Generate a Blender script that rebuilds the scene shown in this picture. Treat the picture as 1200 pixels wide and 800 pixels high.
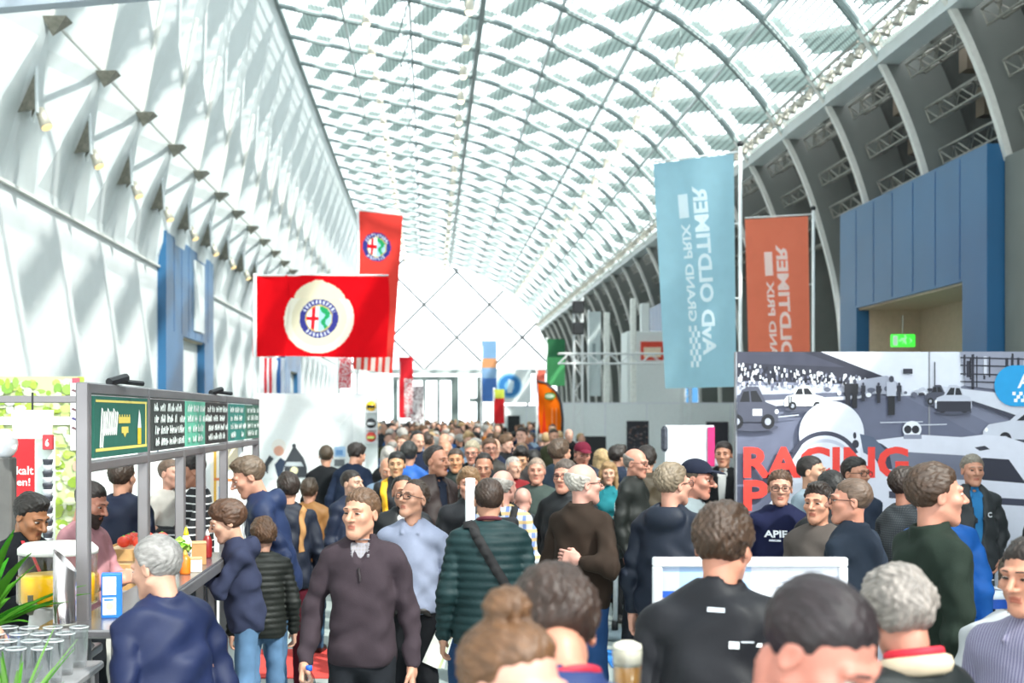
import bpy, bmesh, math, random
import numpy as np
from mathutils import Vector, Matrix

# ------------------------------------------------------------------ camera, sky, sun, exposure
FPX, VX, VY, EYE = 1600.0, 505.0, 487.0, 2.05     # focal length in pixels, vanishing point, eye height
scene = bpy.context.scene
col = scene.collection
for o in list(bpy.data.objects):
    bpy.data.objects.remove(o)
cam_d = bpy.data.cameras.new('camera')
cam = bpy.data.objects.new('camera', cam_d)
col.objects.link(cam)
cam.location = (0, 0, EYE)
cam.rotation_euler = (math.pi / 2, 0, 0)
cam_d.sensor_width = 36.0
cam_d.lens = FPX * 36.0 / 1200.0
cam_d.shift_x = (600 - VX) / 1200.0
cam_d.shift_y = (VY - 400) / 1200.0
cam_d.clip_end = 500
cam_d.dof.use_dof = True
cam_d.dof.focus_distance = 6.8
cam_d.dof.aperture_fstop = 3.2
scene.camera = cam

world = bpy.data.worlds.new('sky')
scene.world = world
world.use_nodes = True
wn = world.node_tree
wn.nodes['Background'].inputs['Color'].default_value = (0.90, 0.96, 1.0, 1)
wn.nodes['Background'].inputs['Strength'].default_value = 2.2

sun_d = bpy.data.lights.new('sun', 'SUN')
sun = bpy.data.objects.new('sun', sun_d)
col.objects.link(sun)
sun_d.energy = 7.0
sun_d.angle = math.radians(1.2)
sun_d.color = (1.0, 0.965, 0.90)
sun.rotation_euler = Vector((-0.52, 0.56, -0.72)).to_track_quat('-Z', 'Y').to_euler()
sun.location = (8, -8, 25)

vs = scene.view_settings
vs.view_transform = 'Standard'
vs.look = 'None'
vs.gamma = 1.0
vs.use_curve_mapping = False
vs.exposure = 1.0
try:
    scene.cycles.use_denoising = True
    scene.cycles.max_bounces = 8
    scene.cycles.diffuse_bounces = 5
    scene.cycles.transparent_max_bounces = 24
    scene.cycles.transmission_bounces = 8
    scene.cycles.sample_clamp_indirect = 6.0
    scene.cycles.caustics_reflective = False
    scene.cycles.caustics_refractive = False
except Exception:
    pass

R = math.radians
rng = random.Random(11)


def W(px, py, Y):
    """photo pixel at depth Y -> world point"""
    return Vector(((px - VX) * Y / FPX, Y, EYE - (py - VY) * Y / FPX))


# ------------------------------------------------------------------ materials
def shade(c, k):
    c = c.lstrip('#')
    v = [int(c[i:i + 2], 16) / 255 for i in (0, 2, 4)]
    return '#%02x%02x%02x' % tuple(round(255 * x * k) for x in v)


def lin(c):
    if isinstance(c, str):
        c = c.lstrip('#')
        c = [int(c[i:i + 2], 16) / 255 for i in (0, 2, 4)]
    return tuple((x / 12.92 if x <= 0.04045 else ((x + 0.055) / 1.055) ** 2.4) for x in c[:3])


MATS = {}


def mat(name, color='#888888', rough=0.6, metal=0.0, vary=0.10, nscale=12.0, bump=0.0, bscale=60.0,
        emit=0.0, trans=0.0, alpha=1.0, spec=0.5, stretch=None):
    key = (name, str(color), rough, metal, vary, nscale, bump, emit, trans, alpha)
    if key in MATS:
        return MATS[key]
    m = bpy.data.materials.new(name)
    m.use_nodes = True
    nt = m.node_tree
    b = nt.nodes['Principled BSDF']
    c = lin(color)
    b.inputs['Roughness'].default_value = rough
    b.inputs['Metallic'].default_value = metal
    if 'Specular IOR Level' in b.inputs:
        b.inputs['Specular IOR Level'].default_value = spec
    tc = nt.nodes.new('ShaderNodeTexCoord')
    mp = nt.nodes.new('ShaderNodeMapping')
    nt.links.new(tc.outputs['Object'], mp.inputs['Vector'])
    if stretch:
        mp.inputs['Scale'].default_value = stretch
    nz = nt.nodes.new('ShaderNodeTexNoise')
    nz.inputs['Scale'].default_value = nscale
    nz.inputs['Detail'].default_value = 3
    nt.links.new(mp.outputs['Vector'], nz.inputs['Vector'])
    rp = nt.nodes.new('ShaderNodeMapRange')
    rp.inputs['From Min'].default_value = 0.3
    rp.inputs['From Max'].default_value = 0.7
    rp.inputs['To Min'].default_value = 1 - vary
    rp.inputs['To Max'].default_value = 1 + vary
    nt.links.new(nz.outputs['Fac'], rp.inputs['Value'])
    mx = nt.nodes.new('ShaderNodeVectorMath')
    mx.operation = 'SCALE'
    mx.inputs[0].default_value = c
    nt.links.new(rp.outputs['Result'], mx.inputs['Scale'])
    nt.links.new(mx.outputs['Vector'], b.inputs['Base Color'])
    if bump > 0:
        n2 = nt.nodes.new('ShaderNodeTexNoise')
        n2.inputs['Scale'].default_value = bscale
        nt.links.new(mp.outputs['Vector'], n2.inputs['Vector'])
        bp = nt.nodes.new('ShaderNodeBump')
        bp.inputs['Strength'].default_value = bump
        bp.inputs['Distance'].default_value = 0.004
        nt.links.new(n2.outputs['Fac'], bp.inputs['Height'])
        nt.links.new(bp.outputs['Normal'], b.inputs['Normal'])
    if emit > 0:
        b.inputs['Emission Color'].default_value = (*c, 1)
        b.inputs['Emission Strength'].default_value = emit
    if trans > 0:
        b.inputs['Transmission Weight'].default_value = trans
    if alpha < 1:
        b.inputs['Alpha'].default_value = alpha
    MATS[key] = m
    return m


def mat_cloth_thin(name, color, share=0.5, grain=0.06):
    """thin translucent sheet (banner, flag, screen print)"""
    if name in MATS:
        return MATS[name]
    m = bpy.data.materials.new(name)
    m.use_nodes = True
    nt = m.node_tree
    nt.nodes.clear()
    out = nt.nodes.new('ShaderNodeOutputMaterial')
    d = nt.nodes.new('ShaderNodeBsdfDiffuse')
    t = nt.nodes.new('ShaderNodeBsdfTranslucent')
    mix = nt.nodes.new('ShaderNodeMixShader')
    mix.inputs[0].default_value = share
    nz = nt.nodes.new('ShaderNodeTexNoise')
    nz.inputs['Scale'].default_value = 5
    tc = nt.nodes.new('ShaderNodeTexCoord')
    nt.links.new(tc.outputs['Object'], nz.inputs['Vector'])
    rp = nt.nodes.new('ShaderNodeMapRange')
    rp.inputs['To Min'].default_value = 1 - grain
    rp.inputs['To Max'].default_value = 1 + grain
    nt.links.new(nz.outputs['Fac'], rp.inputs['Value'])
    if color is None:
        at = nt.nodes.new('ShaderNodeVertexColor')
        at.layer_name = 'print'
        src = at.outputs['Color']
    else:
        rgb = nt.nodes.new('ShaderNodeRGB')
        rgb.outputs[0].default_value = (*lin(color), 1)
        src = rgb.outputs[0]
    sc = nt.nodes.new('ShaderNodeVectorMath')
    sc.operation = 'SCALE'
    nt.links.new(src, sc.inputs[0])
    nt.links.new(rp.outputs['Result'], sc.inputs['Scale'])
    for n in (d, t):
        nt.links.new(sc.outputs['Vector'], n.inputs['Color'])
    nt.links.new(d.outputs[0], mix.inputs[1])
    nt.links.new(t.outputs[0], mix.inputs[2])
    nt.links.new(mix.outputs[0], out.inputs[0])
    MATS[name] = m
    return m


def mat_print(name='printed_sheet', rough=0.5):
    """opaque sheet whose ink colours sit in the colour attribute 'print'"""
    if name in MATS:
        return MATS[name]
    m = bpy.data.materials.new(name)
    m.use_nodes = True
    nt = m.node_tree
    b = nt.nodes['Principled BSDF']
    at = nt.nodes.new('ShaderNodeVertexColor')
    at.layer_name = 'print'
    nz = nt.nodes.new('ShaderNodeTexNoise')
    nz.inputs['Scale'].default_value = 40
    rp = nt.nodes.new('ShaderNodeMapRange')
    rp.inputs['To Min'].default_value = 0.95
    rp.inputs['To Max'].default_value = 1.05
    nt.links.new(nz.outputs['Fac'], rp.inputs['Value'])
    sc = nt.nodes.new('ShaderNodeVectorMath')
    sc.operation = 'SCALE'
    nt.links.new(at.outputs['Color'], sc.inputs[0])
    nt.links.new(rp.outputs['Result'], sc.inputs['Scale'])
    nt.links.new(sc.outputs['Vector'], b.inputs['Base Color'])
    b.inputs['Roughness'].default_value = rough
    MATS[name] = m
    return m


def mat_glass(name, color='#ffffff', rough=0.05, tint=0.9):
    """thin clear pane / tumbler: mostly see-through with a gloss"""
    if name in MATS:
        return MATS[name]
    m = bpy.data.materials.new(name)
    m.use_nodes = True
    nt = m.node_tree
    nt.nodes.clear()
    out = nt.nodes.new('ShaderNodeOutputMaterial')
    tr = nt.nodes.new('ShaderNodeBsdfTransparent')
    tr.inputs['Color'].default_value = tuple(x * tint for x in lin(color)) + (1,)
    gl = nt.nodes.new('ShaderNodeBsdfGlossy')
    gl.inputs['Roughness'].default_value = rough
    lw = nt.nodes.new('ShaderNodeLayerWeight')
    lw.inputs['Blend'].default_value = .5
    pw_ = nt.nodes.new('ShaderNodeMath'); pw_.operation = 'POWER'; pw_.inputs[1].default_value = 2.5
    nt.links.new(lw.outputs['Facing'], pw_.inputs[0])
    fr = nt.nodes.new('ShaderNodeMath'); fr.operation = 'MULTIPLY_ADD'; fr.inputs[1].default_value = .55; fr.inputs[2].default_value = .04
    nt.links.new(pw_.outputs[0], fr.inputs[0])
    mix = nt.nodes.new('ShaderNodeMixShader')
    nt.links.new(fr.outputs[0], mix.inputs[0])
    nt.links.new(tr.outputs[0], mix.inputs[1])
    nt.links.new(gl.outputs[0], mix.inputs[2])
    nt.links.new(mix.outputs[0], out.inputs[0])
    MATS[name] = m
    return m


def mat_fritted(name, cell=(0.13, 0.13), line=0.29, frit='#8f9a98', share=0.25, trcol=(0.86, 0.92, 0.92)):
    """roof glazing: clear glass with a printed white grid (uv in metres)"""
    m = bpy.data.materials.new(name)
    m.use_nodes = True
    nt = m.node_tree
    nt.nodes.clear()
    N = nt.nodes.new
    out = N('ShaderNodeOutputMaterial')
    uv = N('ShaderNodeUVMap')
    sep = N('ShaderNodeSeparateXYZ')
    nt.links.new(uv.outputs[0], sep.inputs[0])
    facs = []
    for k, ax in enumerate(('X', 'Y')):
        dv = N('ShaderNodeMath'); dv.operation = 'DIVIDE'; dv.inputs[1].default_value = cell[k]
        nt.links.new(sep.outputs[ax], dv.inputs[0])
        fr = N('ShaderNodeMath'); fr.operation = 'FRACT'
        nt.links.new(dv.outputs[0], fr.inputs[0])
        lt = N('ShaderNodeMath'); lt.operation = 'LESS_THAN'; lt.inputs[1].default_value = line
        nt.links.new(fr.outputs[0], lt.inputs[0])
        facs.append(lt)
    mxx = N('ShaderNodeMath'); mxx.operation = 'MAXIMUM'
    nt.links.new(facs[0].outputs[0], mxx.inputs[0])
    nt.links.new(facs[1].outputs[0], mxx.inputs[1])
    tr = N('ShaderNodeBsdfTransparent'); tr.inputs['Color'].default_value = (*trcol, 1)
    tl = N('ShaderNodeBsdfTranslucent'); tl.inputs['Color'].default_value = (*lin(frit), 1)
    df = N('ShaderNodeBsdfDiffuse'); df.inputs['Color'].default_value = (*lin(frit), 1)
    m1 = N('ShaderNodeMixShader'); m1.inputs[0].default_value = share
    nt.links.new(df.outputs[0], m1.inputs[1])
    nt.links.new(tl.outputs[0], m1.inputs[2])
    m2 = N('ShaderNodeMixShader')
    nt.links.new(mxx.outputs[0], m2.inputs[0])
    nt.links.new(tr.outputs[0], m2.inputs[1])
    nt.links.new(m1.outputs[0], m2.inputs[2])
    nt.links.new(m2.outputs[0], out.inputs[0])
    return m


# ------------------------------------------------------------------ object helpers
def tag(o, label=None, cat=None, group=None, kind=None):
    if label: o['label'] = label
    if cat: o['category'] = cat
    if group: o['group'] = group
    if kind: o['kind'] = kind
    return o


def empty(name, loc=(0, 0, 0), rz=0.0, scale=1.0, label=None, cat=None, group=None, kind=None):
    o = bpy.data.objects.new(name, None)
    o.empty_display_size = 0.1
    col.objects.link(o)
    o.location = loc
    o.rotation_euler = (0, 0, rz)
    o.scale = (scale,) * 3
    return tag(o, label, cat, group, kind)


def link(name, me, parent=None, mats=None):
    o = bpy.data.objects.new(name, me)
    col.objects.link(o)
    if parent: o.parent = parent
    return o


def np_mesh(name, V, F, mats, mi=None, smooth=True, colors=None, uv=None):
    """V (n,3), F list of index arrays (all quads (m,4) or list)"""
    me = bpy.data.meshes.new(name)
    V = np.asarray(V, dtype=np.float32)
    if isinstance(F, np.ndarray):
        n, k = F.shape
        loops = F.reshape(-1).astype(np.int32)
        starts = np.arange(0, n * k, k, dtype=np.int32)
        tot = np.full(n, k, np.int32)
    else:
        loops = np.array([i for f in F for i in f], np.int32)
        tot = np.array([len(f) for f in F], np.int32)
        starts = np.concatenate([[0], np.cumsum(tot)[:-1]]).astype(np.int32)
        n = len(F)
    me.vertices.add(len(V))
    me.vertices.foreach_set('co', V.reshape(-1))
    me.loops.add(len(loops))
    me.loops.foreach_set('vertex_index', loops)
    me.polygons.add(n)
    me.polygons.foreach_set('loop_start', starts)
    me.polygons.foreach_set('loop_total', tot)
    for m in (mats if isinstance(mats, (list, tuple)) else [mats]):
        me.materials.append(m)
    if mi is not None:
        me.polygons.foreach_set('material_index', np.asarray(mi, np.int32))
    me.polygons.foreach_set('use_smooth', np.full(n, smooth, bool))
    if colors is not None:                       # one colour per face
        ca = me.color_attributes.new('print', 'FLOAT_COLOR', 'CORNER')
        cc = np.ones((len(loops), 4), np.float32)
        cc[:, :3] = np.repeat(np.asarray(colors, np.float32), tot, axis=0)
        ca.data.foreach_set('color', cc.reshape(-1))
    me.update(calc_edges=True)
    me.validate()
    return me


class MB:
    """collects simple solids into one mesh"""
    def __init__(self):
        self.v, self.f, self.m, self.cur = [], [], [], 0

    def add(self, vs_, fs):
        b = len(self.v)
        self.v += [tuple(p) for p in vs_]
        self.f += [tuple(i + b for i in f) for f in fs]
        self.m += [self.cur] * len(fs)
        return self

    def box(self, c, s, rot=None):
        x, y, z = s[0] / 2, s[1] / 2, s[2] / 2
        pts = [Vector(p) for p in ((-x, -y, -z), (x, -y, -z), (x, y, -z), (-x, y, -z), (-x, -y, z), (x, -y, z), (x, y, z), (-x, y, z))]
        if rot is not None:
            pts = [rot @ p for p in pts]
        return self.add([p + Vector(c) for p in pts],
                        [(0, 3, 2, 1), (4, 5, 6, 7), (0, 1, 5, 4), (1, 2, 6, 5), (2, 3, 7, 6), (3, 0, 4, 7)])

    def bevbox(self, c, s, b=0.01, rot=None):
        """box with chamfered vertical + top edges"""
        x, y, z = s[0] / 2, s[1] / 2, s[2] / 2
        ring = lambda k, zz: [Vector((sx * (x - (0 if ax else b) - k), sy * (y - (b if ax else 0) - k), zz))
                              for sx, sy, ax in ((-1, -1, 0), (1, -1, 0), (1, -1, 1), (1, 1, 1), (1, 1, 0), (-1, 1, 0), (-1, 1, 1), (-1, -1, 1))]
        rings = [ring(b * .7, -z), ring(0, -z + b), ring(0, z - b), ring(b * .7, z)]
        pts = [p for r in rings for p in r]
        if rot is not None:
            pts = [rot @ p for p in pts]
        fs = [tuple(range(7, -1, -1)), tuple(range(24, 32))]
        for r in range(3):
            for i in range(8):
                j = (i + 1) % 8
                fs.append((r * 8 + i, r * 8 + j, r * 8 + 8 + j, r * 8 + 8 + i))
        return self.add([p + Vector(c) for p in pts], fs)

    def bar(self, a, b, r, n=6, r2=None, cap=True):
        a, b = Vector(a), Vector(b)
        r2 = r if r2 is None else r2
        d = (b - a).normalized()
        u = d.orthogonal().normalized()
        w = d.cross(u)
        vs_ = []
        for p, rr in ((a, r), (b, r2)):
            for i in range(n):
                t = 2 * math.pi * (i + .5) / n
                vs_.append(p + u * math.cos(t) * rr + w * math.sin(t) * rr)
        fs = [(i, (i + 1) % n, n + (i + 1) % n, n + i) for i in range(n)]
        if cap:
            fs += [tuple(range(n - 1, -1, -1)), tuple(range(n, 2 * n))]
        return self.add(vs_, fs)

    def tube(self, pts, r, n=6):
        for a, b in zip(pts[:-1], pts[1:]):
            self.bar(a, b, r, n)
        return self

    def lathe(self, prof, c=(0, 0, 0), n=16, cap=True, sq=None):
        c = Vector(c)
        vs_, fs = [], []
        for r, z in prof:
            for i in range(n):
                t = 2 * math.pi * i / n
                vs_.append((c.x + r * math.cos(t), c.y + r * math.sin(t), c.z + z))
        for k in range(len(prof) - 1):
            for i in range(n):
                j = (i + 1) % n
                fs.append((k * n + i, k * n + j, k * n + n + j, k * n + n + i))
        if cap:
            fs.append(tuple(range(n - 1, -1, -1)))
            fs.append(tuple(range((len(prof) - 1) * n, len(prof) * n)))
        return self.add(vs_, fs)

    def ball(self, c, r, n=12, sc=(1, 1, 1)):
        prof = [(max(r * math.sin(math.pi * k / (n // 2 + 1)), 1e-4), -r * math.cos(math.pi * k / (n // 2 + 1))) for k in range(n // 2 + 2)]
        b = len(self.v)
        self.lathe(prof, (0, 0, 0), n)
        for i in range(b, len(self.v)):
            p = self.v[i]
            self.v[i] = (c[0] + p[0] * sc[0], c[1] + p[1] * sc[1], c[2] + p[2] * sc[2])
        return self

    def quad(self, *p):
        return self.add(p, [tuple(range(len(p)))])

    def mesh(self, name, mats, smooth=False):
        return np_mesh(name, np.array(self.v), self.f, mats, self.m, smooth)

    def build(self, name, mats, parent=None, smooth=False):
        return link(name, self.mesh(name, mats, smooth), parent)


FONT_CACHE = {}


def text_geo(s, weight=0.0, shear=0.0):
    """flat letters, cap height about 0.7 at size 1 -> (verts 2d, faces)"""
    key = (s, weight, shear)
    if key in FONT_CACHE:
        return FONT_CACHE[key]
    cu = bpy.data.curves.new('lettering', 'FONT')
    cu.body = s
    cu.size = 1.0
    cu.offset = weight
    cu.shear = shear
    cu.resolution_u = 3
    ob = bpy.data.objects.new('lettering', cu)
    col.objects.link(ob)
    dg = bpy.context.evaluated_depsgraph_get()
    me = ob.evaluated_get(dg).to_mesh()
    V = np.array([v.co[:2] for v in me.vertices]) if len(me.vertices) else np.zeros((0, 2))
    F = [tuple(p.vertices) for p in me.polygons]
    ob.evaluated_get(dg).to_mesh_clear()
    bpy.data.objects.remove(ob)
    bpy.data.curves.remove(cu)
    FONT_CACHE[key] = (V, F)
    return V, F


class Print:
    """flat ink shapes in sheet coordinates, stacked in thin layers"""
    def __init__(self):
        self.v, self.f, self.c, self.z = [], [], [], 0

    def poly(self, pts, color):
        b = len(self.v)
        self.z += 1
        self.v += [(p[0], p[1], self.z) for p in pts]
        self.f.append(tuple(range(b, b + len(pts))))
        self.c.append(lin(color))
        return self

    def rect(self, x0, y0, x1, y1, color):
        return self.poly([(x0, y0), (x1, y0), (x1, y1), (x0, y1)], color)

    def ell(self, cx, cy, rx, ry, color, n=28, a0=0, a1=360):
        return self.poly([(cx + rx * math.cos(R(a0 + (a1 - a0) * i / n)), cy + ry * math.sin(R(a0 + (a1 - a0) * i / n))) for i in range(n + (a1 - a0 < 360))], color)

    def ring(self, cx, cy, r0, r1, color, n=28, a0=0, a1=360):
        self.z += 1
        for i in range(n):
            t0, t1 = R(a0 + (a1 - a0) * i / n), R(a0 + (a1 - a0) * (i + 1) / n)
            b = len(self.v)
            for t, r in ((t0, r0), (t1, r0), (t1, r1), (t0, r1)):
                self.v.append((cx + r * math.cos(t), cy + r * math.sin(t), self.z))
            self.f.append((b, b + 1, b + 2, b + 3))
            self.c.append(lin(color))
        return self

    def line(self, x0, y0, x1, y1, w, color):
        dx, dy = x1 - x0, y1 - y0
        l = math.hypot(dx, dy) or 1
        nx, ny = -dy / l * w / 2, dx / l * w / 2
        return self.poly([(x0 + nx, y0 + ny), (x1 + nx, y1 + ny), (x1 - nx, y1 - ny), (x0 - nx, y0 - ny)], color)

    def text(self, s, origin, u, v, color, weight=0.0, fit=None, shear=0.0):
        """origin = lower left, u = advance direction, v = up direction; fit = (width, cap height)"""
        V, F = text_geo(s, weight, shear)
        if not len(V):
            return self
        mn, mx = V.min(0), V.max(0)
        w, h = mx - mn
        b = len(self.v)
        self.z += 1
        ul, vl = math.hypot(*u), math.hypot(*v)
        for p in V:
            a = (p[0] - mn[0]) / w * fit[0]
            c = (p[1] - mn[1]) / h * fit[1]
            self.v.append((origin[0] + a * u[0] / ul + c * v[0] / vl, origin[1] + a * u[1] / ul + c * v[1] / vl, self.z))
        self.f += [tuple(i + b for i in f) for f in F]
        self.c += [lin(color)] * len(F)
        return self

    def build(self, name, fn, parent=None, material=None, step=0.0006, z0=0.0):
        """fn(x, y, lift) -> world/local point"""
        V = np.array([tuple(fn(x, y, z0 + z * step)) for x, y, z in self.v])
        me = np_mesh(name, V, self.f, material or mat_print(), None, False, self.c)
        return link(name, me, parent)
# ------------------------------------------------------------------ the hall
PITCH = 3.3
RY = lambda k: 21.05 + PITCH * k
K0, K1 = -9, 24                                    # bays run from behind the camera to the far end wall
YEND = RY(K1)

KEY = [(-4.6, 14.3), (-2.9, 13.92), (0.0, 13.33), (2.57, 12.55), (5.07, 11.3), (6.4, 10.35), (7.33, 9.35), (8.0, 8.38),
       (8.5, 7.3), (8.87, 6.15), (9.15, 5.0), (9.3, 3.8), (9.36, 2.0), (9.36, 0.0)]


def catmull(P, n=10):
    P = [np.array(p, float) for p in P]
    P = [2 * P[0] - P[1]] + P + [2 * P[-1] - P[-2]]
    out = []
    for i in range(1, len(P) - 2):
        for j in range(n):
            t = j / n
            out.append(0.5 * ((2 * P[i]) + (-P[i - 1] + P[i + 1]) * t + (2 * P[i - 1] - 5 * P[i] + 4 * P[i + 1] - P[i + 2]) * t * t
                              + (-P[i - 1] + 3 * P[i] - 3 * P[i + 1] + P[i + 2]) * t ** 3))
    out.append(P[-2])
    return np.array(out)


PROF = catmull(KEY)
SEG = np.linalg.norm(np.diff(PROF, axis=0), axis=1)
ARC = np.concatenate([[0], np.cumsum(SEG)])


def prof(s, off=0.0):
    """point on the vault section at arc length s from the ridge, pushed outwards by off"""
    x = np.interp(s, ARC, PROF[:, 0])
    z = np.interp(s, ARC, PROF[:, 1])
    e = 0.15
    dx = np.interp(s + e, ARC, PROF[:, 0]) - np.interp(s - e, ARC, PROF[:, 0])
    dz = np.interp(s + e, ARC, PROF[:, 1]) - np.interp(s - e, ARC, PROF[:, 1])
    l = math.hypot(dx, dz)
    return float(x - dz / l * off), float(z + dx / l * off)


def s_at_z(z):
    return float(np.interp(-z, -PROF[:, 1], ARC))


S_GUT = s_at_z(8.45)
S_END = ARC[-1]

M_WHITE = mat('white_plaster', '#d3d6d6', 0.75, vary=0.03, nscale=1.5)
M_WHITE2 = mat('white_sheet_metal', '#ccd1d1', 0.45, vary=0.03, nscale=2)
M_GREY = mat('dark_grey_cladding', '#70736f', 0.6, vary=0.10, nscale=1.2)
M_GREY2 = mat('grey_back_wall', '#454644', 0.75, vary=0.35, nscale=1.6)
M_FLANGE = mat('pale_grey_flange', '#d6d5cf', 0.45, vary=0.05)
M_ROOFRIB = mat('roof_rib_grey', '#c2cbca', 0.5, vary=0.06)
M_RIBEDGE = mat('roof_rib_edge', '#7f8c8b', 0.5, vary=0.06)
M_STEEL = mat('truss_steel', '#8f8d85', 0.45, 0.35, vary=0.2)
M_STEELD = mat('truss_steel_dark', '#55534e', 0.5, 0.3, vary=0.2)
M_BLUE = mat('blue_portal_paint', '#265c85', 0.42, vary=0.08, nscale=0.8)
M_BLUED = mat('deep_blue_paint', '#1b4f8c', 0.5, vary=0.08)
M_BEIGE = mat('beige_wall', '#b9ac93', 0.7, vary=0.06)
M_FRIT = mat_fritted('fritted_roof_glass')
M_SLAT = mat_cloth_thin('roof_shade_cloth', '#c9d2d0', 0.36)

# floor
fl = MB().quad((-16, -12, 0), (16, -12, 0), (16, 125, 0), (-16, 125, 0)).build('floor', mat('grey_hall_floor', '#9aa3a0', 0.45, vary=0.10, nscale=0.7), None)
tag(fl, 'pale grey polished hall floor running the length of the hall', 'floor', kind='structure')

# ---- roof: panes, shade slats, ribs, purlins
ceil = empty('ceiling', (0, 0, 0), label='barrel vaulted glass hall roof on slim steel ribs', cat='roof', kind='structure')
NROW = 7
ROWS = [(S_GUT * i / NROW, S_GUT * (i + 1) / NROW) for i in range(NROW)]
pane_me = []
for (s0, s1) in ROWS:
    V, F, U = [], [], []
    n = 4
    for i in range(n + 1):
        s = s0 + 0.04 + (s1 - s0 - 0.08) * i / n
        x, z = prof(s, 0.16)
        V += [(x, 0.06, z), (x, PITCH - 0.06, z)]
        U += [(s, 0.06), (s, PITCH - 0.06)]
    for i in range(n):
        F.append((2 * i, 2 * i + 2, 2 * i + 3, 2 * i + 1))
    me = np_mesh('pane', V, F, M_FRIT, None, True)
    ul = me.uv_layers.new(name='UVMap')
    for lp in me.loops:
        ul.data[lp.index].uv = U[lp.vertex_index]
    pane_me.append(me)
LM = (-5.4, 11.05)
for k in range(K0, K1):
    for me in pane_me:
        o = link('pane', me, ceil)
        o.location.y = RY(k)
# fabric shade slats lying skewed over the panes
slat_me = []
sp = 1.28
for i in range(11):
    s = 0.45 + i * sp
    q = []
    for (ds, y) in ((0.75, 0.1), (1.25, 0.1), (0.5, PITCH - 0.1), (0.0, PITCH - 0.1)):
        x, z = prof(min(s + ds - .3, S_GUT), 0.30)
        q.append((x, y, z))
    V = q + [(x, y, z + 0.02) for x, y, z in q]
    slat_me.append(np_mesh('sunshade_slat', V, [(0, 1, 2, 3), (7, 6, 5, 4), (0, 4, 5, 1), (1, 5, 6, 2), (2, 6, 7, 3), (3, 7, 4, 0)], M_SLAT, None, False))
for k in range(-2, K1):
    for me in slat_me:
        o = link('sunshade_slat', me, ceil)
        o.location.y = RY(k)


def sweep(s0, s1, n, offs, y0, y1):
    """closed strip following the section between two offsets and two depths"""
    V, F = [], []
    for i in range(n + 1):
        s = s0 + (s1 - s0) * i / n
        for off, y in ((offs[0], y0), (offs[0], y1), (offs[1], y1), (offs[1], y0)):
            x, z = prof(s, off)
            V.append((x, y, z))
    for i in range(n):
        for j in range(4):
            a, b = 4 * i + j, 4 * i + (j + 1) % 4
            F.append((a, a + 4, b + 4, b))
    F += [(0, 1, 2, 3), (4 * n + 3, 4 * n + 2, 4 * n + 1, 4 * n)]
    return V, F


rib_me = []
for name, m, args in (('chord', M_RIBEDGE, (0, S_GUT, 40, (-0.03, 0.04), -0.085, -0.055)),
                      ('chord', M_RIBEDGE, (0, S_GUT, 40, (-0.03, 0.04), 0.055, 0.085)),
                      ('web', M_ROOFRIB, (0, S_GUT, 40, (0.0, 0.10), -0.05, 0.05))):
    V, F = sweep(*args)
    rib_me.append((name, np_mesh(name, V, F, m, None, False)))
for k in range(K0, K1 + 1):
    r = empty('roof_rib', (0, RY(k), 0))
    r.parent = ceil
    for nm, me in rib_me:
        link(nm, me, r)
YA, YB = RY(K0), YEND
for i in range(NROW + 1):
    x, z = prof(S_GUT * i / NROW, 0.05)
    big = i in (0, 3)
    MB().box((x, (YA + YB) / 2, z), (0.14 if big else 0.07, YB - YA, 0.16 if big else 0.09)).build('purlin', M_RIBEDGE if big else M_ROOFRIB, ceil)
ab, bb_ = Vector((-6.3, 17.0, 7.16)), Vector((9.2, 17.0, 8.5))
dd = (bb_ - ab)
MB().box((ab + bb_) / 2, (dd.length, .25, .30), Matrix.Rotation(-math.atan2(dd.z, dd.x), 3, 'Y')).build('tie_beam', mat('tie_beam_grey', '#99a3ae', .5, vary=.04), ceil)
# slender V struts under the ridge side row
for k in range(3, K1):
    mb = MB()
    x0, z0 = prof(S_GUT * 2 / 7, 0.0)
    mb.bar((x0, RY(k), z0), (x0 - .35, RY(k) + PITCH / 2, z0 - .55), 0.025)
    mb.bar((x0, RY(k + 1), z0), (x0 - .35, RY(k) + PITCH / 2, z0 - .55), 0.025)
    mb.build('strut', M_RIBEDGE, ceil)
# gutter box above the right hand wall
gx, gz = prof(S_GUT, 0.1)
MB().box((gx + .1, (YA + YB) / 2, gz - .08), (0.4, YB - YA, 0.22)).build('gutter', M_WHITE2, ceil)

# ---- right wall: ribs with deep webs, panels, lattice trusses
wr = empty('wall_right', (0, 0, 0), label='dark grey right side wall with pale curved ribs', cat='wall', kind='structure')
V, F = sweep(S_GUT - .2, S_END, 46, (0.02, 0.95), -0.04, 0.04)
web_me = np_mesh('rib_web', V, F, M_GREY, None, False)
V, F = sweep(S_GUT - .6, S_END, 46, (-0.05, 0.05), -0.065, 0.065)
fla_me = np_mesh('rib_flange', V, F, M_FLANGE, None, False)
V, F = [], []
n = 24
for i in range(n + 1):
    s = S_GUT + (S_END - S_GUT) * i / n
    x, z = prof(s, 0.93)
    V += [(x, 0, z), (x, PITCH, z)]
F = [(2 * i, 2 * i + 2, 2 * i + 3, 2 * i + 1) for i in range(n)]
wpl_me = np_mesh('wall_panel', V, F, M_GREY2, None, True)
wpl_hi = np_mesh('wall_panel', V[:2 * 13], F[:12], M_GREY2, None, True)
mb = MB()                                           # box lattice truss, 2.7 m long
L, h = 2.75, 0.13
for sx in (-1, 1):
    for sz in (-1, 1):
        mb.bar((sx * h, .3, sz * h), (sx * h, .3 + L, sz * h), 0.024)
nn = 7
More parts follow.
